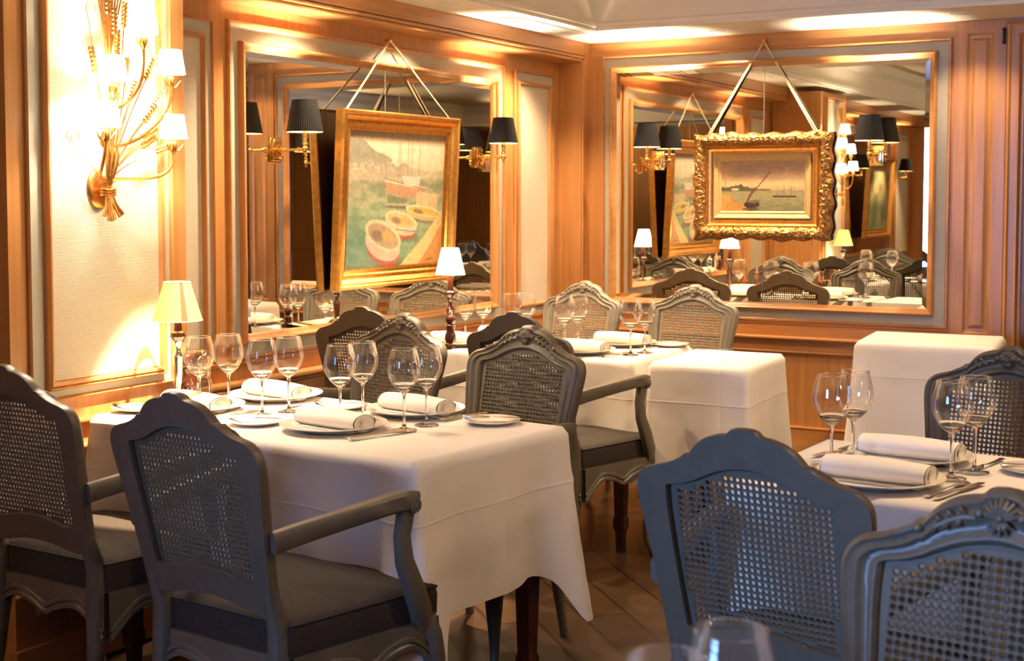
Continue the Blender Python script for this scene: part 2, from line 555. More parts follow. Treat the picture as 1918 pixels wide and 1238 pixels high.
def left_wall():
    t = empty('wall_left'); struct(t, 'oak panelled wall on the left')
    m = MB()
    # niche back boards + ends; backing and lintels
    m.box(XN - 0.10, XN, NY0 - 0.02, NY1 + 0.02, 0, ZC, mi=0)
    m.box(XN - 0.10, XN, QY0, QY1 + 0.02, 0, ZC, mi=0)
    m.box(XN - 0.10, 0, NY1, 0.12, 0, ZC, mi=0)
    m.box(XN - 0.10, 0, QY1, NY0, 0, ZC, mi=0)
    m.box(XN - 0.10, 0, YB, QY0, 0, ZC, mi=0)
    m.build('panelling', [M['wz']], t, smooth=False)
    m = MB()
    for a, b in ((NY0, NY1), (QY0, QY1)):
        m.box(XN, 0.0, a, b, ZL, ZC)
        m.box(0, 0.006, a - 0.02, b + 0.03, ZL - 0.0, ZL + 0.010, 0.003)
        m.box(0, 0.012, a - 0.02, b + 0.03, ZL + 0.016, ZL + 0.028, 0.004)
        m.box(0, 0.010, a - 0.02, b + 0.045, ZL + 0.034, ZL + 0.041, 0.003)
    m.build('lintel', [M['wy']], t, smooth=False)
    m = MB()
    for yy in (NY1, QY1):       # vertical edge beads beside the niche
        m.box(0, 0.010, yy + 0.006, yy + 0.020, 0.0, ZL + 0.01, 0.003)
        m.box(0, 0.006, yy + 0.026, yy + 0.036, 0.0, ZL + 0.03, 0.003)
    m.build('edge_bead', [M['wz']], t, smooth=False)
    # chair rail, ledge and plinth inside the niche
    for (a, b) in ((NY0, NY1), (QY0, QY1)):
        m = MB()
        m.box(XN, XN + 0.012, a, b, 0.785, 0.800, 0.004)
        m.box(XN, XN + 0.055, a, b, 0.708, 0.728, 0.006)
        m.box(XN, XN + 0.035, a, b, 0.690, 0.708, 0.008)
        m.box(XN, XN + 0.020, a, b, 0.632, 0.690, 0.003)
        m.box(XN, XN + 0.026, a, b, 0.624, 0.636, 0.004)
        m.box(XN, XN + 0.03, a, b, 0.0, 0.10, 0.004)
        m.build('chair_rail', [M['wy']], t, smooth=False)
        n_ = int((b - a) / 0.72)
        for i in range(n_):
            u0 = a + (b - a) * i / n_ + 0.05; u1 = a + (b - a) * (i + 1) / n_ - 0.05
            m = MB(); m.ring((XN, 0, 0), EL, EV, ER, u0, u1, 0.16, 0.58, BEAD)
            m.build('wainscot_panel', [M['wz']], t, smooth=False)
    # grey surround of the mirrors
    for (a, b) in ((-2.784, -0.718), (-7.05, -5.10)):
        m = MB()
        m.box(XN, XN + 0.004, a + 0.01, b - 0.01, 0.812, 2.06)
        m.build('grey_panel', [M['grey']], t, smooth=False)
        m = MB(); m.ring((XN, 0, 0), EL, EV, ER, a, b, 0.800, 2.072, BEAD)
        m.build('panel_moulding', [M['wy']], t, smooth=False)
    # narrow panels left and right of the mirrors
    for (a, b) in ((-3.28, -2.862), (-0.615, -0.185), (-5.0, -4.45), (-7.80, -7.20)):
        m = MB(); m.box(XN, XN + 0.004, a + 0.004, b - 0.004, 0.80, 2.052)
        m.build('grey_panel', [M['grey']], t, smooth=False)
        m = MB(); m.ring((XN, 0, 0), EL, EV, ER, a, b, 0.792, 2.060, [(0, 0), (0, 0.012), (0.006, 0.016), (0.010, 0.004), (0.010, 0)])
        m.build('panel_moulding', [M['wz']], t, smooth=False)
        m = MB(); m.ring((XN + 0.004, 0, 0), EL, EV, ER, a + 0.028, b - 0.05, 0.845, 2.005, [(0, 0), (0, 0.014), (0.006, 0.02), (0.012, 0.02), (0.018, 0.008), (0.018, 0)])
        m.build('inner_moulding', [M['wz']], t, smooth=False)
        m = MB(); m.box(XN + 0.004, XN + 0.008, a + 0.045, b - 0.066, 0.862, 1.988)
        m.build('fabric_panel', [M['fabric']], t, smooth=False)
    return place(t, ROOM)


left_wall()


def pier():
    """the pier that projects from the left wall and carries the wheat sconce"""
    t = empty('wall_pier'); struct(t, 'projecting oak pier with an ivory fabric panel')
    P1 = -3.15
    m = MB(); m.box(-0.50, 0, PY, P1, -0.06, ZC + .03)
    m.build('panelling', [M['wz']], t, smooth=False)
    m = MB()
    m.ring((0, P1, 0), (-1, 0, 0), EV, (0, 1, 0), 0.06, 0.40, 0.80, 2.12, BEAD)
    m.build('side_moulding', [M['wz']], t, smooth=False)
    # pilaster face
    m = MB()
    m.box(0.0, 0.004, -3.826, -3.235, 0.800, 2.23)
    m.build('grey_panel', [M['grey']], t, smooth=False)
    m = MB(); m.ring((0, 0, 0), EL, EV, ER, -3.838, -3.222, 0.788, 2.24, [(0, 0), (0, 0.010), (0.005, 0.015), (0.012, 0.004), (0.012, 0)])
    m.build('panel_moulding', [M['wz']], t, smooth=False)
    m = MB(); m.ring((0.004, 0, 0), EL, EV, ER, -3.777, -3.268, 0.822, 2.23, [(0, 0), (0, 0.014), (0.005, 0.020), (0.010, 0.012), (0.014, 0.018), (0.020, 0.018), (0.026, 0.006), (0.030, 0)])
    m.build('inner_moulding', [M['wz']], t, smooth=False)
    m = MB(); m.box(0.004, 0.010, -3.750, -3.294, 0.850, 2.20)
    m.build('fabric_panel', [M['fabric']], t, smooth=False)
    m = MB()
    m.box(0, 0.02, PY, P1, 0.708, 0.722, 0.004); m.box(0, 0.018, PY - 0.012, P1, -0.06, 0.050, 0.004)
    m.box(-0.5, 0.0, PY - 0.014, PY, -0.06, 0.050, 0.004); m.box(-0.5, 0.0, P1, P1 + 0.014, -0.06, 0.050, 0.004)
    m.build('pilaster_trim', [M['wy']], t, smooth=False)
    m = MB(); m.ring((0, 0, 0), EL, EV, ER, -3.83, -3.23, 0.14, 0.64, BEAD)
    m.build('wainscot_panel', [M['wz']], t, smooth=False)
    return place(t, PIER)


pier()



def right_wall():
    t = empty('wall_right'); struct(t, 'oak panelled wall across the back')
    O = (0, 0, 0); NR = (0, -1, 0)
    m = MB(); m.box(0, XE, 0.0, 0.12, 0, ZC)
    m.build('panelling', [M['wz']], t, smooth=False)
    m = MB()
    m.box(0.0, 2.16, -0.004, 0, 2.168, ZC, 0.001)
    m.box(0.0, 1.92, -0.010, 0, 0.770, 0.783, 0.004)
    m.box(0.0, 1.923, -0.005, 0, 0.712, 0.770)
    m.box(0.0, 2.16, -0.050, 0, 0.698, 0.712, 0.005)
    m.box(0.0, 2.16, -0.030, 0, 0.684, 0.698, 0.006)
    m.box(0.0, 2.16, -0.010, 0, 0.64, 0.684)
    m.box(0.0, 2.16, -0.024, 0, 0.628, 0.640, 0.005)
    m.box(0.0, 2.16, -0.016, 0, 0.244, 0.256, 0.004)
    m.box(0.0, 2.16, -0.012, 0, 0.10, 0.244)
    m.box(0.0, 2.16, -0.026, 0, 0.0, 0.10, 0.004)
    m.build('chair_rail', [M['wx']], t, smooth=False)
    m = MB(); m.box(0.092, 1.895, -0.004, 0, 0.795, 2.156)
    m.build('grey_panel', [M['grey']], t, smooth=False)
    m = MB(); m.ring(O, ER, EV, NR, 0.080, 1.907, 0.783, 2.168, BEAD)
    m.build('panel_moulding', [M['wx']], t, smooth=False)
    # raised panels to the right
    for (a, b) in ((1.98, 2.093),):
        m = MB()
        m.ring(O, ER, EV, NR, a - 0.06, b + 0.06, 0.715, 2.236, [(0, 0), (0, 0.010), (0.055, 0.010), (0.060, 0.007), (0.068, 0.003), (0.078, 0.002), (0.092, 0.010)])
        m.box(a + 0.032, b - 0.032, -0.010, -0.001, 0.81, 2.145)
        m.build('raised_panel', [M['wz']], t, smooth=False)
    m = MB()
    m.ring(O, ER, EV, NR, 2.158, 2.95, 0.0, 2.222, [(0, 0), (0, 0.022), (0.012, 0.030), (0.02, 0.022), (0.05, 0.022), (0.056, 0.030), (0.066, 0.012), (0.075, 0.012), (0.085, 0.002)])
    m.build('door_casing', [M['wz']], t, smooth=False)
    m = MB(); m.box(2.24, 2.87, -0.006, 0, 0.0, 2.14)
    m.build('door_leaf', [M['wdz']], t, smooth=False)
    m = MB()
    m.tube([(2.142, -0.02, 2.185), (2.142, -0.02, 2.135)], 0.007, 10)
    m.ball((2.142, -0.02, 2.19), 0.009); m.ball((2.142, -0.02, 2.13), 0.009)
    m.build('hinge', [plain('dark_iron', (0.03, 0.02, 0.015), 0.4, 0.8)], t)
    for (a, b) in ((3.1, 3.9), (4.1, 4.9), (5.1, 5.9)):
        m = MB(); m.ring(O, ER, EV, NR, a, b, 0.80, 2.16, BEAD); m.build('panel_moulding', [M['wz']], t, smooth=False)
    return place(t, ROOM)


right_wall()

m = MB(); m.box(-0.3, 0.60, YB - 0.12, YB, 0, ZC); m.box(1.90, XE, YB - 0.12, YB, 0, ZC); m.box(0.60, 1.90, YB - 0.12, YB, 0, 0.6); m.box(0.60, 1.90, YB - 0.12, YB, 2.18, ZC)
m.ring((0, YB, 0), ER, EV, (0, 1, 0), 2.1, 3.9, 0.8, 2.1, BEAD); m.ring((0, YB, 0), ER, EV, (0, 1, 0), 4.1, 6.3, 0.8, 2.1, BEAD)
place(struct(m.build('wall_back', M['wz'], smooth=False), 'oak wall with the wide window behind the camera'), ROOM)
m = MB()
m.box(XE, XE + 0.12, YB, 0.12, 0, ZC)
for k in range(8): m.ring((XE, 0, 0), EL, EV, (-1, 0, 0), YB + .1 + k * 1.17, YB + 1.15 + k * 1.17, 0.8, 2.1, BEAD)
place(struct(m.build('wall_east', M['wz'], smooth=False), 'oak panelled wall out of view to the right'), ROOM)
m = MB()
m.ring((0, YB, 0), ER, EV, (0, 1, 0), 0.56, 1.94, 0.56, 2.22, [(0, 0), (0, 0.03), (0.05, 0.03), (0.05, -0.05), (0.08, -0.05), (0.08, -0.08)])
m.box(1.23, 1.27, YB - .06, YB - .03, 0.6, 2.18)
place(struct(m.build('window_1', M['wz'], smooth=False), 'oak framed window'), ROOM)


# ------------------------------------------------------------------ mirrors
def mirror(name, o, U, Nn, u0, u1, v0, v1, label, wm):
    t = empty(name)
    tag(t, label, 'mirror')
    m = MB()
    m.ring(o, U, EV, Nn, u0, u1, v0, v1, [(0, 0.002), (0, 0.022), (0.004, 0.030), (0.010, 0.032), (0.016, 0.028), (0.020, 0.018), (0.030, 0.012), (0.036, 0.004)])
    m.build('frame', [wm], t, smooth=False)
    m = MB()
    m.ring(o, U, EV, Nn, u0 + 0.032, u1 - 0.032, v0 + 0.032, v1 - 0.032, [(0, 0.0052), (0.024, 0.0066)])
    m.build('bevelled_edge', [M['mirror']], t, smooth=False)
    m = MB()
    o_ = Vector(o); U_ = Vector(U); V_ = Vector(EV); N_ = Vector(Nn)
    c = [o_ + U_ * a + V_ * b + N_ * 0.0066 for a, b in ((u0 + .056, v0 + .056), (u1 - .056, v0 + .056), (u1 - .056, v1 - .056), (u0 + .056, v1 - .056))]
    m.add(c, [(0, 1, 2, 3)])
    m.build('glass', [M['mirror']], t, smooth=False)
    us = u0 + (u1 - u0) * .5
    m = MB(); a_ = o_ + U_ * us + N_ * .0068
    m.add([a_ - U_ * .0012 + V_ * (v0 + .04), a_ + U_ * .0012 + V_ * (v0 + .04), a_ + U_ * .0012 + V_ * (v1 - .04), a_ - U_ * .0012 + V_ * (v1 - .04)], [(0, 1, 2, 3)])
    m.build('seam', [M['seam']], t, smooth=False)
    return place(t, ROOM)


mirror('wall_mirror', (XN, 0, 0), EL, ER, -2.722, -0.800, 0.862, 1.998, 'wall mirror on the left wall behind the harbour painting', M['wz'])
mirror('wall_mirror', (0, 0, 0), ER, (0, -1, 0), 0.128, 1.842, 0.843, 2.110, 'wide wall mirror behind the small ornate gilt painting', M['wx'])
mirror('wall_mirror', (XN, 0, 0), EL, ER, -6.98, -5.16, 0.862, 1.998, 'wall mirror beyond the wheat sconce, seen only as a reflection', M['wz'])


# ------------------------------------------------------------------ paintings
def srgb(c):
    c = np.asarray(c, float) / 255
    return np.where(c <= 0.04045, c / 12.92, ((c + 0.055) / 1.055) ** 2.4)


class Paint:
    def __init__(s, w, h, seed=1):
        s.w, s.h = w, h
        v, u = np.mgrid[0:h, 0:w]
        s.u = u / (w - 1.0); s.v = v / (h - 1.0)          # v runs downwards
        s.c = np.zeros((h, w, 3)); s.rng = np.random.RandomState(seed)

    def noise(s, fx, fy, seed=0):
        r = np.random.RandomState(seed + 11)
        g = r.rand(int(fy) + 3, int(fx) + 3)
        x = s.u * fx; y = s.v * fy
        xi = x.astype(int); yi = y.astype(int); xf = x - xi; yf = y - yi
        xf = xf * xf * (3 - 2 * xf); yf = yf * yf * (3 - 2 * yf)
        return (g[yi, xi] * (1 - xf) * (1 - yf) + g[yi, xi + 1] * xf * (1 - yf) + g[yi + 1, xi] * (1 - xf) * yf + g[yi + 1, xi + 1] * xf * yf)

    def put(s, mask, col, k=1.0):
        mk = np.clip(mask, 0, 1)[..., None] * k
        s.c = s.c * (1 - mk) + np.asarray(col, float) * mk

    def ell(s, cx, cy, rx, ry, rot=0.0, soft=0.04):
        a = R(rot); du = s.u - cx; dv = s.v - cy
        x = du * math.cos(a) + dv * math.sin(a); y = -du * math.sin(a) + dv * math.cos(a)
        d = np.sqrt((x / rx) ** 2 + (y / ry) ** 2)
        return np.clip((1 - d) / soft + .5, 0, 1)

    def poly(s, pts, soft=0.006):
        inside = np.zeros_like(s.u, bool)
        n = len(pts)
        for i in range(n):
            x1, y1 = pts[i]; x2, y2 = pts[(i + 1) % n]
            c = ((y1 > s.v) != (y2 > s.v)) & (s.u < (x2 - x1) * (s.v - y1) / (y2 - y1 + 1e-9) + x1)
            inside ^= c
        return inside.astype(float)

    def line(s, p, q, wd):
        p = np.array(p); q = np.array(q); d = q - p; L_ = (d @ d)
        t_ = np.clip(((s.u - p[0]) * d[0] + (s.v - p[1]) * d[1]) / L_, 0, 1)
        dist = np.hypot(s.u - p[0] - t_ * d[0], s.v - p[1] - t_ * d[1])
        return np.clip((wd - dist) / wd * 2, 0, 1)

    def finish(s, amt=10):
        n = (s.noise(s.w / 2.2, s.h / 2.2, 3) - .5) * amt + (s.noise(40, 40, 5) - .5) * amt
        return srgb(np.clip(s.c + n[..., None], 0, 255))


def canvas(name, o, U, V, Nn, w_, h_, img, parent):
    """flat painted canvas at its real size, o = top-left corner, V points down"""
    hh, ww = img.shape[:2]
    o = Vector(o); U = Vector(U); V = Vector(V)
    vs = [tuple(o + U * (w_ * j / (ww - 1)) + V * (h_ * i / (hh - 1))) for i in range(hh) for j in range(ww)]
    fs = [(i * ww + j, (i + 1) * ww + j, (i + 1) * ww + j + 1, i * ww + j + 1) for i in range(hh - 1) for j in range(ww - 1)]
    me = bpy.data.meshes.new(name); me.from_pydata(vs, [], fs); me.materials.append(M['oil'])
    ca = me.color_attributes.new('paint', 'FLOAT_COLOR', 'POINT')
    buf = np.ones((hh * ww, 4), np.float32); buf[:, :3] = img.reshape(-1, 3)
    ca.data.foreach_set('color', buf.ravel())
    ob = bpy.data.objects.new(name, me); COL.objects.link(ob); ob.parent = parent
    return ob


def harbour():
    p = Paint(200, 170, 2); u, v = p.u, p.v
    n1 = p.noise(5, 9, 1); n2 = p.noise(12, 30, 2); n3 = p.noise(30, 60, 3)
    sky = (228, 214, 184)
    p.c[:] = sky
    p.put(np.clip(n1 * 1.2 - .3, 0, 1), (206, 200, 178), .6)
    p.put(np.clip((0.10 - v) / .04, 0, 1), (150, 120, 90), .75)  # shadow along the frame's top edge, painted into the canvas
    ridge = 0.06 + 0.10 * np.clip((u - .05) / .3, 0, 1) + .14 * np.clip((u - .28) / .4, 0, 1) + .02 * np.sin(u * 30) + (n2 - .5) * .03
    p.put(((v > ridge) & (v < .34) & (u < .75)).astype(float), (128, 128, 112), .8)
    p.put(((v > .27 + .02 * np.sin(u * 9)) & (v < .38) & (u > .6)).astype(float), (160, 164, 132), .8)
    p.put(np.clip((v - .20) / .1, 0, 1) * np.clip((.40 - v) / .06, 0, 1), (205, 190, 160), .6 * 1)
    p.put((np.clip((v - .20) / .05, 0, 1) * np.clip((.33 - v) / .05, 0, 1) * (n3 > .66) * (u < .55)), (228, 216, 192), .45)
    water = np.clip((v - .33) / .05, 0, 1)
    p.put(water, (150, 148, 122), 1)
    p.put(water * np.clip((v - .38) / .18, 0, 1), (178, 186, 150), 1)
    p.put(water * np.clip((v - .52) / .3, 0, 1) * np.clip(1.25 - u * 1.1, 0, 1), (88, 140, 104), .95)
    p.put(water * np.clip((n2 - .45) * 3, 0, 1), (198, 196, 164), .28)
    p.put(water * np.clip((.46 - n2) * 4, 0, 1), (72, 112, 88), .25)
    for x in (.5, .52, .60, .64, .72):
        p.put(p.line((x, .04), (x, .33), .0035), (140, 96, 60), .7)
    for (x, y) in ((.08, .30), (.2, .28), (.3, .31), (.15, .33), (.42, .30)):
        p.put(p.line((x, y - .07), (x, y), .003), (225, 210, 190), .8); p.put(p.ell(x, y, .03, .008), (200, 150, 130), .7)
    # moored boats, far to near
    def boat(cx, cy, rx, ry, rot, hull, rim, inside, red=None):
        p.put(p.ell(cx + .02, cy + ry * 1.6, rx * .9, ry * .8, rot, .4), (112, 98, 72), .6)
        if red is not None: p.put(p.ell(cx, cy + ry * 1.05, rx * .93, ry * 1.12, rot), red, 1)
        p.put(p.ell(cx, cy + ry * .62, rx * .97, ry * 1.15, rot), hull, 1)
        p.put(p.ell(cx, cy, rx, ry, rot), rim, 1)
        p.put(p.ell(cx, cy + .004, rx * .86, ry * .76, rot), inside, 1)
        p.put(p.ell(cx - rx * .3, cy, rx * .3, ry * .4, rot, .5), (120, 96, 84), .7)
        p.put(p.ell(cx + rx * .25, cy + ry * .1, rx * .35, ry * .35, rot, .5), (226, 176, 92), .8)
    p.put(p.poly([(.36, .36), (.80, .42), (.80, .47), (.60, .49), (.40, .45)]), (196, 150, 118), 1)
    p.put(p.poly([(.36, .34), (.80, .41), (.80, .43), (.37, .37)]), (232, 212, 182), 1)
    p.put(p.line((.36, .345), (.80, .425), .006), (112, 84, 68), .8)
    p.put(p.poly([(.54, .33), (.74, .33), (.72, .40), (.58, .40)]), (226, 222, 204), .9)
    p.put(p.poly([(.40, .46), (.60, .50), (.60, .53), (.40, .53)]), (120, 124, 98), .8)
    p.put(p.ell(.55, .56, .2, .012, 3), (110, 82, 70), .7)
    p.put(p.poly([(.70, .44), (.96, .46), (.92, .58), (.70, .56)]), (222, 196, 150), .9)
    boat(.79, .59, .20, .040, 8, (216, 186, 134), (238, 226, 178), (214, 190, 96))
    boat(.55, .655, .175, .062, 14, (226, 202, 166), (238, 220, 178), (222, 196, 140), (176, 88, 66))
    p.put(p.line((.42, .715), (.71, .745), .007), (120, 116, 126), .7)
    boat(.37, .765, .195, .100, 24, (228, 196, 172), (240, 214, 174), (186, 160, 128), (182, 92, 74))
    # quay with its orange face
    p.put(p.poly([(1.0, .57), (1.0, .70), (.76, 1.0), (.54, 1.0), (.80, .78)]), (240, 216, 150), 1)
    p.put(p.poly([(1.0, .68), (1.0, 1.0), (.74, 1.0), (.86, .86)]), (228, 160, 92), 1)
    p.put(p.line((.82, .965), (.90, .955), .006), (120, 56, 36), .8)
    p.put((p.noise(60, 3, 8) > .75) * (v > .3), (200, 170, 130), .10)
    p.c *= .74
    return p.finish(14)


def beached_boat():
    p = Paint(180, 116, 4); u, v = p.u, p.v
    n1 = p.noise(5, 5, 1); n2 = p.noise(16, 24, 2); n3 = p.noise(40, 30, 6)
    p.c[:] = (172, 142, 108)
    p.put(np.clip(n1 * 1.6 - .5, 0, 1), (196, 156, 116), .8)
    p.put(np.clip(n2 * 1.4 - .6, 0, 1), (142, 122, 100), .5)
    p.put(np.clip(1 - np.abs(v - .46) / .14, 0, 1), (222, 196, 138), .9)
    water = (v > .58 + .0 * u)
    p.put(water.astype(float), (146, 140, 98), 1)
    p.put(np.clip((v - .7) / .3, 0, 1) * (u > .35), (104, 108, 74), .7)
    p.put(water * np.clip(n2 - .5, 0, 1) * 2, (178, 168, 120), .35)
    p.put(((v > .50 + .04 * np.sin(u * 20) * .5 + (n3 - .5) * .06) & (v < .60) & (u < .42)).astype(float), (66, 66, 40), .9)
    p.put(((v > .55) & (v < .59) & (u > .38) & (u < .60)).astype(float), (92, 74, 50), .8)
    p.put(p.ell(.17, .56, .05, .025), (196, 190, 150), .9)
    p.put(p.line((.05, .36), (.05, .56), .006), (120, 90, 60), .8)
    p.put(p.poly([(0, .66), (.10, .66), (.16, .80), (.36, .92), (.30, 1), (0, 1)]), (184, 132, 66), .95)
    p.put((p.noise(12, 8, 9) > .5) * p.poly([(0, .66), (.12, .66), (.36, .92), (.30, 1), (0, 1)]), (206, 158, 90), .5)
    # ship at anchor
    p.put(p.poly([(.62, .68), (.91, .68), (.90, .72), (.63, .72)]), (58, 44, 32), 1)
    for x in (.68, .76, .84): p.put(p.line((x, .48), (x, .68), .004), (96, 74, 50), .8)
    # leaning lateen mast and hull
    p.put(p.line((.31, .84), (.38, .58), .018), (96, 62, 42), .95)
    p.put(p.line((.34, .72), (.59, .22), .010), (92, 56, 36), .95)
    p.put(p.ell(.375, .86, .095, .075, -8), (52, 34, 30), 1)
    p.put(p.ell(.40, .80, .075, .03, -8), (112, 88, 66), 1)
    p.put(p.ell(.36, .955, .10, .03), (60, 44, 28), .7)
    return p.finish(16)


def landscape():
    p = Paint(90, 80, 9); n1 = p.noise(5, 6, 1); n2 = p.noise(14, 14, 2)
    p.c[:] = (176, 160, 112)
    p.put(np.clip((p.v - .35) * 3, 0, 1), (92, 100, 62), .9)
    p.put(np.clip(n1 * 2 - .9, 0, 1), (60, 66, 52), .7)
    p.put(np.clip(n2 * 2 - 1.2, 0, 1), (150, 108, 72), .6)
    return p.finish(14)


def rope(pts, name, parent):
    m = MB(); m.tube(pts, 0.0042, 6); return m.build(name, M['rope'], parent)


def plain_picture(name, c, U, Nn, w_, h_, tilt, img, label, hook, hangs, fw=0.085, th=0.045):
    """moulded gilt frame hung on two cords, leaning out at the top"""
    t = empty(name); tag(t, label, 'painting')
    c = Vector(c); U = Vector(U); Nn = Vector(Nn)
    V = (Vector((0, 0, 1)) * math.cos(tilt) + Nn * math.sin(tilt)).normalized()
    Q = (Nn * math.cos(tilt) - Vector((0, 0, 1)) * math.sin(tilt)).normalized()
    m = MB()
    prof = [(0, 0), (0, th * .7), (.006, th * .95), (.014, th), (.020, th * .86), (.026, th * .9), (.036, th * .62), (.046, th * .42), (.050, th * .52), (.058, th * .55), (.064, th * .36), (.074, th * .30), (.078, th * .36), (fw, th * .30), (fw, th * .1)]
    prof = [(a * fw / .085, b) for a, b in prof]
    m.ring(c, U, V, Q, -w_ / 2, w_ / 2, -h_ / 2, h_ / 2, prof)
    m.build('frame', [M['gold']], t, angle=25)
    iw, ih = w_ - 2 * fw + .01, h_ - 2 * fw + .01
    canvas('canvas', c - U * iw / 2 + V * ih / 2 + Q * th * .22, U, -V, Q, iw, ih, img, t)
    m = MB()
    a_ = c - U * (w_ / 2 - .01) - V * (h_ / 2 - .01)
    b_ = c + U * (w_ / 2 - .01) - V * (h_ / 2 - .01)
    m.add([a_ + Q * .002, b_ + Q * .002, b_ + V * (h_ - .02) + Q * .002, a_ + V * (h_ - .02) + Q * .002], [(0, 1, 2, 3)])
    m.build('backing', [M['wz']], t, smooth=False)
    for i, s_ in enumerate(hangs):
        p1 = c + U * s_ + V * (h_ / 2 - .01) + Q * .008
        rope([hook, tuple(Vector(hook) * .5 + p1 * .5 - Vector((0, 0, .004))), tuple(p1)], 'hanging_cord', t)
    m = MB(); hk = Vector(hook)
    m.ball(tuple(hk + Nn * .004), .010); m.tube([tuple(hk - Nn * .03), tuple(hk + Nn * .01)], .005, 8)
    m.build('hook', [M['brass']], t)
    return place(t, ROOM)


pl_t = 3.0
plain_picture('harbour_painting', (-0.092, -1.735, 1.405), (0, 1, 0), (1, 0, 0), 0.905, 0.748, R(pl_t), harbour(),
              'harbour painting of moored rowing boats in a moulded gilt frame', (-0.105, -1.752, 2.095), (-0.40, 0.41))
plain_picture('landscape_painting', (-0.058, -6.30, 1.40), (0, 1, 0), (1, 0, 0), 0.90, 0.75, R(pl_t), landscape(),
              'dim green landscape painting seen reflected in the right mirror', (-0.105, -6.30, 2.095), (-0.40, 0.40))


def ornate_picture():
    t = empty('seascape_painting'); tag(t, 'small seascape with a leaning sailing boat in a carved gilt frame', 'painting')
    x0, x1, z0, z1 = 0.628, 1.346, 1.202, 1.735
    yb = -0.022
    rng = np.random.RandomState(3)
    m = MB()
    base = [(0, 0), (0, .020), (.006, .034), (.018, .046), (.032, .050), (.046, .044), (.056, .030), (.064, .024)]
    # subdivided, lumpy carved band
    NS = 110
    rows = []
    per = 2 * ((x1 - x0) + (z1 - z0))
    def P(s_, d):
        w_, h_ = x1 - x0, z1 - z0
        L1 = [w_, h_, w_, h_]; k = 0; q = s_ * per
        while q > L1[k] and k < 3: q -= L1[k]; k += 1
        f_ = q / L1[k]
        cs = [((x0 + d, z0 + d), (x1 - d, z0 + d)), ((x1 - d, z0 + d), (x1 - d, z1 - d)), ((x1 - d, z1 - d), (x0 + d, z1 - d)), ((x0 + d, z1 - d), (x0 + d, z0 + d))][k]
        return cs[0][0] + (cs[1][0] - cs[0][0]) * f_, cs[0][1] + (cs[1][1] - cs[0][1]) * f_, k
    S = []
    for k, L_ in enumerate([x1 - x0, z1 - z0, x1 - x0, z1 - z0]):
        n_ = int(L_ / 0.0065)
        st = [0, x1 - x0, (x1 - x0) + (z1 - z0), 2 * (x1 - x0) + (z1 - z0)][k]
        S += [(st + L_ * i / n_) / per for i in range(n_)]
    dense = []
    for i in range(len(base) - 1):
        for j in range(3):
            a = j / 3; dense.append((base[i][0] * (1 - a) + base[i + 1][0] * a, base[i][1] * (1 - a) + base[i + 1][1] * a))
    dense.append(base[-1])
    vs = []
    for (d, h) in dense:
        for s_ in S:
            sc_ = 2 * PI * s_ * 46
            edge = max(0, 1 - d / .02)
            dd = d - edge * (.006 * math.sin(sc_ * .5) + .006 * max(0, math.sin(sc_ * .125 + 1)) + .003 * rng.rand())
            x, z, k = P(s_, dd)
            g_ = math.sin(s_ * per * 260 + 3 * math.sin(d * 210)) * math.sin(d * 330 + 2 * math.sin(s_ * per * 90)) + .6 * math.sin(s_ * per * 530 + d * 400)
            bump = (.0042 * g_ + .0075 * (rng.rand() - .5)) if .004 < d < .058 else 0
            vs.append((x, yb - max(.0, h + bump), z))
    n = len(S); fs = []
    for i in range(len(dense) - 1):
        for k in range(n):
            a = i * n + k; b = i * n + (k + 1) % n
            fs.append((a, b, b + n, a + n))
    m.add(vs, fs)
    m.build('carved_border', [M['golddark']], t, angle=60)
    m = MB()
    m.ring((0, yb, 0), ER, EV, (0, -1, 0), x0 + .060, x1 - .060, z0 + .060, z1 - .060,
           [(0, .0), (0, .026), (.006, .029), (.010, .022), (.016, .018), (.026, .016), (.030, .020), (.034, .020), (.038, .012), (.045, .010)])
    m.build('inner_gilt_moulding', [M['gold']], t, smooth=False)
    m = MB()
    m.ring((0, yb, 0), ER, EV, (0, -1, 0), x0 + .103, x1 - .103, z0 + .103, z1 - .103,
           [(0, .004), (0, .018), (.004, .021), (.024, .010), (.030, .012), (.034, .006), (.038, .003)])
    m.build('liner', [M['liner']], t, smooth=False)
    ix0, ix1, iz0, iz1 = x0 + .139, x1 - .139, z0 + .139, z1 - .139
    canvas('canvas', (ix0, yb - .0035, iz1), (1, 0, 0), (0, 0, -1), (0, -1, 0), ix1 - ix0, iz1 - iz0, beached_boat(), t)
    m = MB(); m.box(x0 + .01, x1 - .01, -.020, yb, z0 + .01, z1 - .01)
    m.build('backing', [M['liner']], t, smooth=False)
    hook = (0.985, -0.018, 2.198)
    for dx in (-.012, .0):
        rope([hook, (0.705 + dx, -.030, z1 - .004)], 'hanging_cord', t)
    for dx in (0, .014):
        rope([hook, (1.262 + dx, -.030, z1 - .004)], 'hanging_cord', t)
    m = MB(); m.ball((0.985, -.02, 2.198), .009); m.ball((0.985, -.014, 2.208), .006); m.tube([(.985, 0, 2.198), (.985, -.02, 2.198)], .005, 8)
    m.build('hook', [M['brass']], t)
    place(t, ROOM)


ornate_picture()


# ------------------------------------------------------------------ black-shaded wall sconces
def shade_mesh(r0, r1, h, n=48, z=0.0, pleat=0.0, th=0.0015):
    m = MB()
    m.lathe([(r0, 0), (r1, h)], (0, 0, z), n, 0, False, 1, pleat)
    m.lathe([(r0 - th, 0), (r1 - th, h)], (0, 0, z), n, 1, False)
    m.lathe([(r0 + .001, 0), (r0 - th - .001, 0)], (0, 0, z), n, 2, False)
    m.lathe([(r1 + .001, h), (r1 - th - .001, h)], (0, 0, z), n, 2, False)
    return m


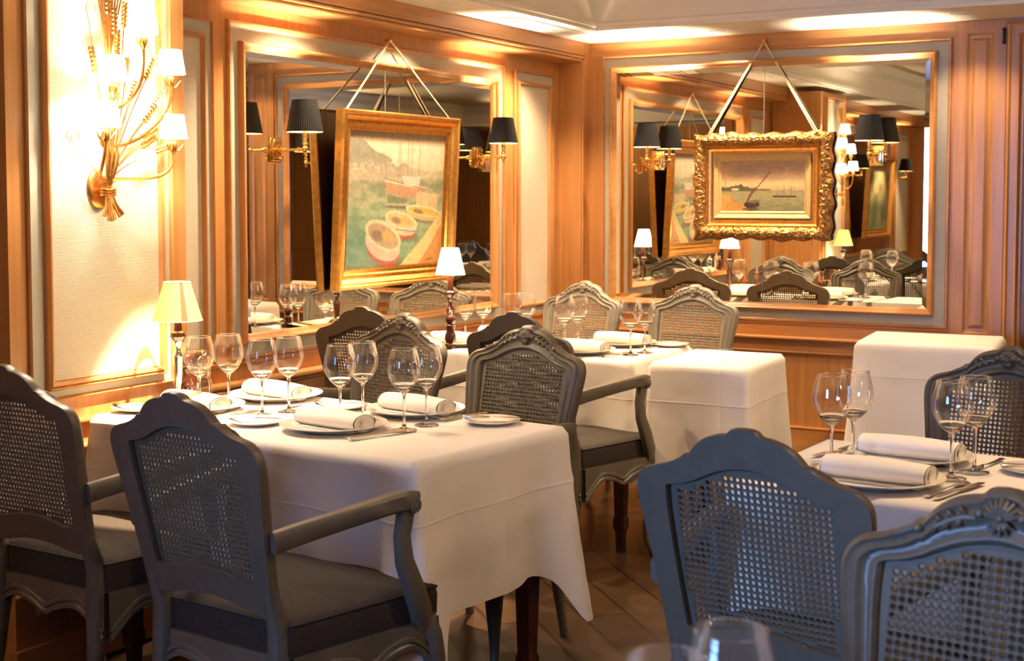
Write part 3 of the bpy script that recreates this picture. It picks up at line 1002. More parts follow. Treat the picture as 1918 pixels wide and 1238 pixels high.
def make_sconce():
    """origin on the wall plane, arm points along +x"""
    t = empty('wall_sconce')
    L_ = 0.155
    m = MB()
    m.box(0.007, 0.014, -.034, .034, -.050, .050, .003); m.box(0.014, 0.024, -.027, .027, -.043, .043, .004)
    m.box(0.024, 0.030, -.014, .014, -.020, .020, .003)
    m.build('backplate', [M['brass']], t)
    m = MB()
    m.tube([(.028, 0, 0), (L_, 0, 0)], .0048, 10)
    for x in (.040, .058, L_ - .03): m.tube([(x - .006, 0, 0), (x + .006, 0, 0)], .009, 12)
    m.ball((.05, 0, 0), .012); m.ball((L_, 0, 0), .014)
    m.lathe([(.004, -.026), (.008, -.020), (.006, -.012), (.010, 0), (.007, .012), (.012, .022), (.008, .034), (.010, .05), (.010, .075)], (L_, 0, 0), 14)
    m.tube([(.03, 0, -.028), (.045, 0, -.030)], .006, 8)
    m.build('arm', [M['brass']], t)
    m = shade_mesh(.070, .047, .122, 96, .066, .0012)
    for i in range(len(m.v)): m.v[i] = (m.v[i][0] + L_, m.v[i][1], m.v[i][2])
    m.build('lamp_shade', [M['black'], M['blackin'], M['shadeedge']], t, smooth=False)
    m = MB(); m.ball((L_, 0, .105), .014, sz=1.5)
    m.build('bulb', [M['glow']], t)
    return t


SCONCES = [((XN, -2.515, 1.598), 0, 'brass wall sconce with black pleated shade left of the harbour painting'),
           ((XN, -0.985, 1.606), 0, 'brass wall sconce with black shade right of the harbour painting'),
           ((0.407, 0, 1.607), -90, 'brass sconce with black shade left of the small seascape'),
           ((1.560, 0, 1.618), -90, 'brass sconce with black shade right of the small seascape'),
           ((XN, -5.45, 1.60), 0, 'brass sconce beyond the pilaster, reflected beside the landscape painting'),
           ((XN, -7.10, 1.60), 0, 'brass sconce at the far end of the reflected niche')]
proto = make_sconce()
for i, (loc, rz, lab) in enumerate(SCONCES):
    o = proto if i == 0 else copy_tree(proto)
    o.location = loc; o.rotation_euler = (0, 0, R(rz)); place(o, ROOM)
    tag(o, lab, 'wall lamp', 'black shaded brass wall sconces')
    d = Vector((.155, 0, .12)); d.rotate(o.rotation_euler)
    point('sconce_bulb_light', tp(Vector(loc) + d, ROOM), 14.0, (1, .68, .38), .012)
    q_ = tp(Vector(loc) + d, ROOM); spot('sconce_up_beam', q_, q_ + Vector((0, 0, 1)), 120, 140, 1.0, (1, .80, .56), .02)


# ------------------------------------------------------------------ gilded wheat-sheaf sconce on the pilaster
def wheat_ear(m, p, d, L_=.08, r=.0075):
    p = Vector(p); d = Vector(d).normalized()
    sd = d.cross(Vector((1, 0, 0))).normalized()
    m.tube([p, p + d * L_], .0018, 5)
    for k in range(6):
        q = p + d * (L_ * (k + .5) / 6)
        for s_ in (-1, 1):
            c = q + sd * s_ * .004
            m.tube([c - d * .004, c + d * .004 + sd * s_ * .003, c + d * .014 + sd * s_ * .004], [.002, r * .8, .0006], 5)
    m.tube([p + d * L_, p + d * (L_ + .018)], [.0012, .0004], 4)


def bez(a, b, c, d, n=10):
    a, b, c, d = map(Vector, (a, b, c, d)); o = []
    for i in range(n + 1):
        t_ = i / n; u_ = 1 - t_
        o.append(a * u_ ** 3 + b * 3 * u_ * u_ * t_ + c * 3 * u_ * t_ * t_ + d * t_ ** 3)
    return o


def wheat_sconce():
    t = empty('wheat_sheaf_sconce'); tag(t, 'gilded wheat sheaf wall sconce with small white shades on the pilaster', 'wall lamp')
    X = .010
    kn = (.062, -3.565, 1.432)      # tied knot
    m = MB(); m.ball((X + .002, -3.555, 1.445), .052, 20, sx=.35, sz=1.25)
    m.build('backplate', [M['wheat']], t)
    m = MB()
    m.tube([(X + .01, -3.55, 1.44), kn], .009, 8)
    for k in range(3): m.tube([Vector(kn) + Vector((.019 * math.cos(a), .026 * math.sin(a), .008 * (k - 1) + .002 * math.sin(3 * a))) for a in [2 * PI * i / 16 for i in range(17)]], .0035, 6)
    for k, (dy, dz) in enumerate([(-.030, -.075), (-.012, -.09), (.0, -.092), (.012, -.088), (.034, -.078), (.045, -.07)]):
        m.tube([Vector(kn) + Vector((.004 * (k % 2), dy * .2, 0)), Vector(kn) + Vector((.008, dy * .5, dz * .55)), Vector(kn) + Vector((.014, dy * 1.05, dz))], [.005, .0055, .0065], 7)
    # broad leaf blades at the heart of the sheaf
    for (dy, dz, w_) in ((-.012, .17, .013), (.012, .15, .012), (.035, .13, .010), (-.02, .12, .010)):
        m.tube(bez(kn, Vector(kn) + Vector((.01, dy * .3, dz * .4)), Vector(kn) + Vector((.02, dy * .8, dz * .8)), Vector(kn) + Vector((.012, dy, dz)), 8), [.004, .008, w_ * .8, w_, w_, w_ * .9, w_ * .7, w_ * .4, .002], 8, flat=.25, up=(1, 0, 0))
    m.build('sheaf', [M['wheat']], t)
    # stems with ears of wheat
    m = MB()
    ears = [(-3.40, 1.60), (-3.385, 1.70), (-3.44, 1.655), (-3.46, 1.72), (-3.50, 1.78), (-3.55, 1.75), (-3.60, 1.80), (-3.53, 1.86), (-3.56, 1.92), (-3.54, 2.0), (-3.50, 1.95), (-3.585, 1.98), (-3.41, 1.58), (-3.37, 1.565), (-3.43, 1.79)]
    for i, (y, z) in enumerate(ears):
        e = Vector((.055 + .02 * (i % 3), y, z)); k_ = Vector(kn)
        mid = k_ + (e - k_) * .5 + Vector((.01, -.02 if y > -3.5 else .01, .03))
        pts = bez(k_, k_ + Vector((0, 0, .06)), mid, e, 10)
        m.tube(pts, .0022, 5)
        wheat_ear(m, e, pts[-1] - pts[-2])
    # curled tendrils
    for (cy, cz, r_, s_) in ((-3.43, 1.535, .020, 1), (-3.70, 1.60, .030, -1), (-3.62, 2.0, .022, -1), (-3.47, 1.76, .022, 1)):
        m.tube([(.06, cy + s_ * r_ * (1 - i / 26) * math.cos(i * .42), cz + r_ * (1 - i / 26) * math.sin(i * .42)) for i in range(20)], .0014, 5)
        m.tube(bez(kn, Vector(kn) + Vector((0, 0, .05)), (.06, cy, cz - .05), (.06, cy + s_ * r_, cz), 8), .0014, 5)
    # tall central sheaf
    for i in range(9):
        a = i / 8 - .5
        m.tube(bez((.05, -3.545 + a * .02, 1.86), (.055, -3.545 + a * .03, 1.92), (.06, -3.54 + a * .07, 2.0), (.05, -3.535 + a * .13, 2.10), 8), .003, 5)
        wheat_ear(m, (.05, -3.54 + a * .12, 2.06), (0, a * .4, 1), .09, .007)
    m.build('wheat_stems', [M['wheat']], t)
    # candle arms with shades
    shades = [(.125, -3.345, 1.815), (.125, -3.338, 1.607), (.125, -3.600, 1.775), (.135, -3.642, 1.632), (.115, -3.455, 1.935)]
    for i, (x, y, z) in enumerate(shades):
        b = Vector((x, y, z - .035)); k_ = Vector(kn) + Vector((0, 0, .04 + .10 * (z > 1.7) + .12 * (z > 1.85)))
        side = 1 if y > -3.55 else -1
        m = MB()
        m.tube(bez(k_, k_ + Vector((.03, side * .09, .005)), b + Vector((0, side * .012, -.115)), b + Vector((0, 0, -.012)), 14), [.0056] * 11 + [.005] * 4, 7)
        m.lathe([(.004, -.016), (.010, -.006), (.013, .008), (.011, .022), (.006, .026)], tuple(b), 12)      # bud
        m.tube([b, b + Vector((0, side * .02, -.006)), b + Vector((.004, side * .042, .018))], [.002, .006, .001], 6, flat=.5)
        m.tube([b, b + Vector((0, -side * .02, -.002)), b + Vector((.004, -side * .036, .022))], [.002, .006, .001], 6, flat=.5)
        m.lathe([(.007, .02), (.007, .05)], tuple(b), 10)
        a = m.build('candle_arm', [M['wheat']], t)
        sm = shade_mesh(.047, .035, .078, 32)
        sm.v = [(p[0] + x, p[1] + y, p[2] + z) for p in sm.v]
        sm.build('lamp_shade', [M['shadewhite'], M['shadewhite'], M['shadeedge']], t)
        point('wheat_bulb_light', tp((x, y, z + .035), PIER), 15, (1, .84, .62), .015)
    return place(t, PIER)


wheat_sconce()


# ------------------------------------------------------------------ ceiling fittings
def downlight(x, y, z, lab, cat='ceiling light', first=[None]):
    if first[0] is None:
        t = empty('downlight'); first[0] = t
        m = MB(); m.lathe([(.032, -.001), (.044, -.004), (.046, -.001), (.046, .004), (.030, .004)], n=28); m.build('ring', [M['spotring']], t)
        m = MB(); m.lathe([(.0, -.0005), (.031, -.0005)], n=24, caps=False); m.build('lens', [M['glow']], t)
    else:
        t = copy_tree(first[0])
    t.location = (x, y, z); place(t, ROOM); tag(t, lab, cat, 'recessed ceiling spotlights')
    return t


DL_LAB = ['recessed spotlight in the soffit above the harbour painting', 'recessed spotlight in the soffit above the left sconce of the harbour painting',
          'recessed spotlight in the soffit just left of the air vent', 'recessed spotlight above the left half of the wide mirror',
          'recessed spotlight above the right half of the wide mirror', 'recessed spotlight above the fluted oak panel at the right',
          'recessed spotlight just beyond the pier, reflected in the wide mirror', 'recessed spotlight above the green landscape painting',
          'recessed spotlight at the far end of the reflected niche']
for i, (x, y, p_) in enumerate(WALL_SPOTS):
    downlight(x, y, ZC - .001, DL_LAB[i])
DT_LAB = ['ceiling spotlight aimed at the foot of the ivory pier panel', 'ceiling spotlight over the near edge of the front left table', 'ceiling spotlight over the white table lamp',
          'ceiling spotlight over the middle of the back table', 'ceiling spotlight to the right of the right table', 'ceiling spotlight between the right table and the two empty tables',
          'ceiling spotlight over the right table', 'narrow ceiling spotlight between the two carved chairs', 'ceiling spotlight beyond the pier', 'ceiling spotlight over the carved chair at the bottom right',
          'added ceiling spotlight by the unseen right wall, nearer the wide mirror', 'added ceiling spotlight by the unseen right wall, nearer the window']
for i, (a_, b_, p_, an_, bl_) in enumerate(TABLE_SPOTS):
    downlight(a_[0], a_[1], ZT - .001, DT_LAB[i])

t = empty('air_vent', (0.145, -0.80, ZC)); place(t, ROOM); tag(t, 'white slotted air vent in the soffit near the room corner', 'vent')
m = MB(); m.ring((0, 0, 0), (1, 0, 0), (0, 1, 0), (0, 0, -1), -.062, .062, -.36, .36, [(0, -.001), (0, .006), (.012, .006), (.014, .001)]); m.build('frame', [M['spotring']], t, smooth=False)
m = MB(); m.box(-.05, .05, -.348, .348, -.0012, .0); m.build('dark_slot', [M['vent']], t, smooth=False)
m = MB()
for k in range(5): m.box(-.05 + .022 * k, -.038 + .022 * k, -.348, .348, -.004, -.0014)
m.build('louvre', [M['spotring']], t, smooth=False)
t = empty('round_speaker', (0.30, -0.30, ZC)); place(t, ROOM); tag(t, 'round white ceiling speaker near the room corner', 'speaker')
m = MB(); m.lathe([(0, -.006), (.08, -.005), (.085, -.002), (.085, 0)], n=32, caps=False); m.build('cover', [M['spotring']], t)


# ------------------------------------------------------------------ armchairs with cane backs
def mirror_half(h):
    """half outline from top centre to bottom centre (x>=0) -> closed loop"""
    return h + [(-x, z) for (x, z) in reversed(h) if abs(x) > 1e-6]


def resample(pts, n):
    d = [0]
    for i in range(1, len(pts)): d.append(d[-1] + math.hypot(pts[i][0] - pts[i - 1][0], pts[i][1] - pts[i - 1][1]))
    out = []
    for k in range(n + 1):
        s_ = d[-1] * k / n; j = 1
        while j < len(d) - 1 and d[j] < s_: j += 1
        f_ = (s_ - d[j - 1]) / (d[j] - d[j - 1] + 1e-12)
        out.append((pts[j - 1][0] * (1 - f_) + pts[j][0] * f_, pts[j - 1][1] * (1 - f_) + pts[j][1] * f_))
    return out


def smooth(pts, it=1):
    for _ in range(it):
        q = [pts[0]]
        for i in range(len(pts) - 1):
            a, b = pts[i], pts[i + 1]
            q.append((a[0] * .75 + b[0] * .25, a[1] * .75 + b[1] * .25)); q.append((a[0] * .25 + b[0] * .75, a[1] * .25 + b[1] * .75))
        q.append(pts[-1]); pts = q
    return pts


# outer and inner outlines of the back (x, z); both start at top centre, corresponding segment by segment
O_TOP = [(0, .992), (.026, .990), (.034, .978), (.050, .977), (.078, .970), (.100, .957), (.113, .943), (.121, .932)]
O_SH = [(.121, .932), (.130, .934), (.136, .926), (.160, .913), (.190, .903), (.212, .899), (.232, .890), (.245, .874), (.250, .855)]
O_SIDE = [(.250, .855), (.250, .83), (.244, .79), (.236, .74), (.229, .69), (.222, .62), (.216, .56), (.213, .50)]
O_BOT = [(.213, .50), (.15, .498), (.10, .508), (.05, .516), (0, .518)]
I_TOP = [(0, .910), (.030, .908), (.060, .901), (.090, .889), (.115, .877)]
I_SH = [(.115, .877), (.140, .868), (.165, .864), (.176, .863), (.179, .859)]
I_SIDE = [(.179, .859), (.181, .82), (.178, .76), (.174, .70), (.169, .64), (.166, .60), (.163, .572)]
I_BOT = [(.163, .572), (.12, .572), (.08, .582), (.04, .589), (0, .590)]
NSEG = [16, 14, 22, 12]
RECL = .22


def half(segs, ns, sm=1):
    out = []
    for k, (s_, n) in enumerate(zip(segs, ns)):
        r_ = resample(smooth(s_, 2 if k != 0 else 1), n)
        out += r_ if k == 0 else r_[1:]
    return [(x * .965, z) for x, z in out]


OUT = half([O_TOP, O_SH, O_SIDE, O_BOT], NSEG)
INN = half([I_TOP, I_SH, I_SIDE, I_BOT], NSEG)


def lean(z):
    return -(z - .45) * RECL


def back_frame_mesh():
    """chair faces +y: front of the back is +y side"""
    m = MB()
    n = len(OUT)
    loopO = OUT + [(-x, z) for (x, z) in reversed(OUT[1:-1])]
    loopI = INN + [(-x, z) for (x, z) in reversed(INN[1:-1])]
    N_ = len(loopO)
    # (fraction outer->inner, depth toward +y). back face at -.013, front moulded
    sec = [(0.03, -.016), (0.0, -.010), (0.0, .004), (.05, .013), (.14, .017), (.20, .014), (.26, .012), (.34, .017), (.44, .019), (.52, .015), (.58, .010), (.70, .009), (.78, .014), (.88, .015), (.96, .009), (1.0, .003), (1.0, -.010), (.96, -.016)]
    vs = []
    for (f_, d) in sec:
        for k in range(N_):
            o = loopO[k]; i = loopI[k]
            x = o[0] * (1 - f_) + i[0] * f_; z = o[1] * (1 - f_) + i[1] * f_
            vs.append((x, lean(z) + d, z))
    ns = len(sec); fs = []
    for i in range(ns):
        j = (i + 1) % ns
        for k in range(N_):
            k2 = (k + 1) % N_
            fs.append((i * N_ + k, i * N_ + k2, j * N_ + k2, j * N_ + k))
    m.add(vs, fs)
    return m


def carving_mesh():
    """shell and leaf carving on the front of the crest"""
    m = MB()
    def pt(x, z, d=.017): return Vector((x, lean(z) + d, z))
    c = (0, .952)
    for k in range(9):
        a = R(-78 + 156 * k / 8)
        L_ = .027 if k % 2 == 0 else .025
        p0 = pt(c[0], c[1] - .002, .019); p1 = pt(c[0] + math.sin(a) * L_ * .6, c[1] + math.cos(a) * L_ * .6, .025); p2 = pt(c[0] + math.sin(a) * L_, c[1] + math.cos(a) * L_, .018)
        m.tube([p0, p1, p2], [.003, .0048, .0042], 6)
    for k in range(5):
        a = R(120 + 120 * k / 4)
        m.tube([pt(0, .949, .020), pt(math.sin(a) * .012, .949 + math.cos(a) * .012, .022), pt(math.sin(a) * .022, .947 + math.cos(a) * .022, .017)], [.003, .004, .001], 6)
    m.ball(tuple(pt(0, .952, .024)), .006)
    for s_ in (-1, 1):
        m.ball(tuple(pt(s_ * .031, .955, .020)), .0075)
        pts = [(.036, .948), (.055, .947), (.075, .940), (.092, .930), (.106, .918)]
        m.tube([pt(s_ * a, b, .018) for a, b in pts], [.004, .005, .0045, .004, .002], 6)
        for (a, b, da, db) in ((.050, .950, .012, .012), (.066, .943, .014, .010), (.082, .935, .014, .008), (.056, .944, .010, -.014), (.074, .937, .012, -.014), (.092, .927, .012, -.010)):
            m.tube([pt(s_ * a, b, .017), pt(s_ * (a + da * .5), b + db * .5, .022), pt(s_ * (a + da), b + db, .016)], [.002, .005, .001], 6)
        m.ball(tuple(pt(s_ * .122, .921, .015)), .008)
        m.tube([pt(s_ * .126, .922, .014), pt(s_ * .150, .911, .017), pt(s_ * .172, .903, .013)], [.005, .0045, .001], 6)
    return m


def in_poly(x, z, P):
    c = False; n = len(P); j = n - 1
    for i in range(n):
        if (P[i][1] > z) != (P[j][1] > z) and x < (P[j][0] - P[i][0]) * (z - P[i][1]) / (P[j][1] - P[i][1]) + P[i][0]: c = not c
        j = i
    return c


def cane_mesh(pitch=.0128, hole=.0046):
    """perforated sheet of woven cane: one octagonal opening per cell, real thickness"""
    loopI = INN + [(-x, z) for (x, z) in reversed(INN[1:-1])]
    m = MB()
    nx = int(.42 / pitch); nz = int(.40 / pitch)
    th = .0011
    for i in range(-nx // 2, nx // 2 + 1):
        for k in range(nz):
            x = i * pitch; z = .555 + k * pitch
            if not (in_poly(x, z, loopI) or in_poly(x * .955, .72 + (z - .72) * .955, loopI)): continue
            solid = not in_poly(x * 1.06, .72 + (z - .72) * 1.055, loopI)
            h_ = pitch / 2; y = lean(z) + .0
            sl = -RECL
            def V_(dx, dz, d): return (x + dx, y + sl * dz + d, z + dz)
            out = [(h_, -h_), (h_, h_), (-h_, h_), (-h_, -h_)]
            if solid:
                for d in (th, -th): m.add([V_(a, b, d) for a, b in out], [(0, 1, 2, 3)])
                continue
            oc = [(hole * math.cos(R(22.5 + 45 * q)), hole * math.sin(R(22.5 + 45 * q))) for q in range(8)]
            sq = [(h_, h_ * .4), (h_ * .4, h_), (-h_ * .4, h_), (-h_, h_ * .4), (-h_, -h_ * .4), (-h_ * .4, -h_), (h_ * .4, -h_), (h_, -h_ * .4)]
            vs = []
            for d in (th, -th):
                vs += [V_(a, b, d * 1.9) for a, b in oc] + [V_(a, b, d * .5) for a, b in sq] + [V_(a, b, d * .5) for a, b in ((h_, h_), (-h_, h_), (-h_, -h_), (h_, -h_))]
            fs = []
            for s_ in (0, 20):
                for q in range(8):
                    q2 = (q + 1) % 8
                    fs.append((s_ + q, s_ + q2, s_ + 8 + q2, s_ + 8 + q))
                for ci, (a, b) in enumerate(((0, 1), (2, 3), (4, 5), (6, 7))):
                    fs.append((s_ + 8 + a, s_ + 16 + ci, s_ + 8 + b))
            for q in range(8):
                q2 = (q + 1) % 8
                fs.append((q, q2, 20 + q2, 20 + q))
            m.add(vs, fs)
    return m


def cushion_mesh():
    m = MB()
    # trapezoid cushion, domed
    nx, ny = 14, 12
    def corner(u, v):
        hw = .222 + (.285 - .222) * v
        y = .012 + .425 * v + .025 * math.sin(PI * (u + 1) / 2) * v
        x = u * hw
        # rounded corners
        return x, y
    top = []; 
    layers = [(.400, 1.0), (.412, 1.012), (.455, 1.016), (.470, 1.008), (.478, .985)]
    ring = []
    for i in range(nx + 1): ring.append((-1 + 2 * i / nx, 0))
    for j in range(1, ny + 1): ring.append((1, j / ny))
    for i in range(1, nx + 1): ring.append((1 - 2 * i / nx, 1))
    for j in range(1, ny): ring.append((-1, 1 - j / ny))
    vs = []; cen = (0, .235)
    for (z, s_) in layers:
        for (u, v) in ring:
            x, y = corner(u, v); vs.append((x * s_, cen[1] + (y - cen[1]) * s_, z))
    for s_, z in ((.9, .486), (.7, .494), (.4, .499), (.1, .501)):
        for (u, v) in ring:
            x, y = corner(u, v); vs.append((x * s_, cen[1] + (y - cen[1]) * s_, z))
    n = len(ring); fs = []
    for i in range(len(layers) + 3):
        for k in range(n):
            fs.append((i * n + k, i * n + (k + 1) % n, (i + 1) * n + (k + 1) % n, (i + 1) * n + k))
    fs.append(tuple(range(n))); fs.append(tuple(range((len(layers) + 3) * n, (len(layers) + 4) * n)))
    m.add(vs, fs)
    # piping
    m.tube([(corner(u, v)[0] * 1.01, cen[1] + (corner(u, v)[1] - cen[1]) * 1.01, .474) for (u, v) in ring] + [(corner(-1, 0)[0] * 1.01, cen[1] + (corner(-1, 0)[1] - cen[1]) * 1.01, .474)], .0035, 6)
    return m


def apron_mesh():
    """scalloped seat rail all round, with a double moulding line"""
    m = MB()
    cs = [(-.225, .008), (.225, .008), (.292, .432), (-.292, .432)]
    for k in range(4):
        a = Vector((*cs[k], 0)); b = Vector((*cs[(k + 1) % 4], 0))
        d = (b - a).normalized(); nrm = Vector((d.y, -d.x, 0))
        n = 28; vs = []; fs = []
        for i in range(n + 1):
            s_ = i / n; p = a + (b - a) * s_
            e = abs(2 * s_ - 1)
            zb = .335 - .050 * max(0, (e - .55) / .45) ** 1.6 - .010 * math.cos(s_ * 4 * PI) - (.012 if abs(s_ - .5) < .09 else 0) * math.cos((s_ - .5) / .09 * PI / 2)
            for (dd, z) in ((.0, .402), (.010, .402), (.012, zb + .034), (.017, zb + .030), (.018, zb + .022), (.013, zb + .018), (.018, zb + .012), (.018, zb + .002), (.012, zb), (0, zb), (-.008, zb), (-.008, .402)):
                q = p + nrm * dd; vs.append((q.x, q.y, z))
        c = 12
        for i in range(n):
            for j in range(c):
                fs.append((i * c + j, i * c + (j + 1) % c, (i + 1) * c + (j + 1) % c, (i + 1) * c + j))
        m.add(vs, fs)
    return m


def leg_mesh(x, y, front):
    m = MB(); s_ = 1 if x > 0 else -1
    if front:
        pts = [(x, y, .405), (x + s_ * .010, y + .012, .36), (x + s_ * .016, y + .020, .30), (x + s_ * .010, y + .014, .22), (x - s_ * .002, y - .002, .13), (x - s_ * .004, y - .006, .07), (x + s_ * .004, y + .006, .035), (x + s_ * .016, y + .018, .012), (x + s_ * .018, y + .020, 0)]
        r_ = [.030, .033, .032, .026, .018, .014, .014, .018, .014]
    else:
        pts = [(x * 1.02, lean(.60) + .0, .60), (x * 1.01, lean(.53), .53), (x, y, .46), (x, y, .36), (x + s_ * .004, y - .006, .28), (x + s_ * .004, y - .016, .18), (x + s_ * .006, y - .034, .08), (x + s_ * .010, y - .050, 0)]
        r_ = [.012, .020, .027, .030, .026, .020, .015, .015]
    m.tube(pts, r_, 10, up=(0, 1, 0))
    return m


def arm_mesh(s_):
    """padded-less wooden arm with a scrolled end"""
    m = MB()
    x0 = .226 * s_
    pts = [(x0, -.050, .672), (x0 + .010 * s_, .02, .680), (x0 + .026 * s_, .10, .689), (x0 + .044 * s_, .20, .699), (x0 + .057 * s_, .28, .706), (x0 + .062 * s_, .325, .706), (x0 + .064 * s_, .352, .698)]
    m.sweep(pts, [(.026, .048), (.028, .046), (.032, .044), (.036, .043), (.040, .044), (.042, .048), (.036, .052)], (s_, 0, 0))
    e = Vector((x0 + .063 * s_, .338, .694))
    for q in (-1, 1):
        m.tube([e + Vector((q * .016, 0, 0)), e + Vector((q * .023, 0, 0))], [.020, .016], 16)
        m.tube([e + Vector((q * .022, 0, 0)), e + Vector((q * .026, 0, 0))], [.009, .007], 12)
    return m


def arm_support_mesh(s_):
    m = MB()
    x0 = .289 * s_
    pts = [(x0 - s_ * .006, .330, .680), (x0 - s_ * .008, .318, .62), (x0 - s_ * .004, .322, .56), (x0 + s_ * .006, .345, .49), (x0 + s_ * .002, .375, .43), (x0 - s_ * .012, .398, .37)]
    m.sweep(pts, [(.030, .044), (.028, .042), (.030, .046), (.034, .052), (.036, .054), (.032, .044)], (s_, 0, 0))
    return m


def make_chair(frame_m, cane_m):
    t = empty('armchair')
    back_frame_mesh().build('backrest_frame', [frame_m], t, angle=50)
    carving_mesh().build('crest_carving', [frame_m], t)
    cane_mesh().build('cane_panel', [cane_m], t, smooth=False)
    cushion_mesh().build('seat_cushion', [M['seat']], t)
    apron_mesh().build('seat_rail', [frame_m], t, angle=30)
    for (x, y, fr) in ((-.272, .405, 1), (.272, .405, 1), (-.190, .006, 0), (.190, .006, 0)):
        leg_mesh(x, y, fr).build('leg', [frame_m], t)
    for s_ in (-1, 1):
        a = arm_mesh(s_).build('armrest', [frame_m], t)
        arm_support_mesh(s_).build('arm_support', [frame_m], a)
    return t


# (x, y, yaw from facing +y, faces camera?, pale?, label, group)
CH = [
    (1.188, -4.345, -6, 0, 'dark grey cane-back armchair seen from behind at the near side of the front left table'),
    (0.455, -4.190, -3, 0, 'dark cane-back armchair cut by the left edge of the photo, seen from behind'),
    (1.097, -2.839, -9, 1, 'taupe carved cane-back armchair with its arm and seat showing right of the front left table'),
    (0.455, -2.640, -14, 1, 'taupe carved cane-back armchair behind the four wine glasses, facing the camera'),
    (0.817, -2.150, -7, 0, 'brown armchair seen from behind, mostly hidden by the carved chair in the centre'),
    (0.170, -2.235, 0, 0, 'dark brown armchair seen from behind beneath the harbour painting'),
    (0.800, -0.600, -6, 1, 'grey cane-back armchair standing in front of the wide mirror'),
    (0.196, -0.600, -10, 1, 'brightly lit cane-back armchair in the room corner, facing the camera'),
    (2.444, -4.185, -7, 0, 'blue-grey cane-back armchair in the right foreground seen from behind'),
    (2.927, -4.730, -8, 1, 'grey carved armchair with shell crest at the bottom right, facing the camera'),
    (2.600, -2.720, -10, 1, 'carved cane-back armchair at the far side of the right table'),
    (3.120, -4.150, -2, 0, 'dark armchair of which only the shoulder shows at the right edge'),
]
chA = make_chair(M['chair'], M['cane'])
chB = make_chair(M['chairlit'], M['canelit'])
usedA = usedB = False
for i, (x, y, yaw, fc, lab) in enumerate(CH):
    pale = i in (6, 7)  # same chairs as the rest, brighter light painted into their colour
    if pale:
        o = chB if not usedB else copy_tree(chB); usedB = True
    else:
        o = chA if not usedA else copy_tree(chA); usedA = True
    o.location = (x, y, 0); o.rotation_euler = (0, 0, R(yaw + (180 if fc else 0)))
    tag(o, lab, 'chair', 'grey painted cane-back armchairs')


# ------------------------------------------------------------------ tables and cloths
ZTOP = .765


def make_table(name, w_, d_, lab):
    t = empty('dining_table'); tag(t, lab, 'table')
    m = MB(); m.box(-w_ / 2, w_ / 2, -d_ / 2, d_ / 2, ZTOP - .035, ZTOP - .004, .004); m.build('tabletop', [M['redleg']], t)
    for sx in (-1, 1):
        for sy in (-1, 1):
            x = sx * (w_ / 2 - .07); y = sy * (d_ / 2 - .07)
            m = MB()
            def sq(z, h_): return [(x - h_, y - h_, z), (x + h_, y - h_, z), (x + h_, y + h_, z), (x - h_, y + h_, z)]
            lv = [(ZTOP - .035, .034), (.62, .034), (.61, .030), (.60, .032), (.12, .020), (.11, .024), (.07, .024), (.06, .018), (0, .015)]
            vs = []
            for z, h_ in lv: vs += sq(z, h_)
            fs = [(0, 1, 2, 3), tuple(range(len(vs) - 4, len(vs)))]
            for i in range(len(lv) - 1):
                for k in range(4): fs.append((i * 4 + k, i * 4 + (k + 1) % 4, i * 4 + 4 + (k + 1) % 4, i * 4 + 4 + k))
            m.add(vs, fs); m.build('leg', [M['redleg']], t, smooth=False)
    return t


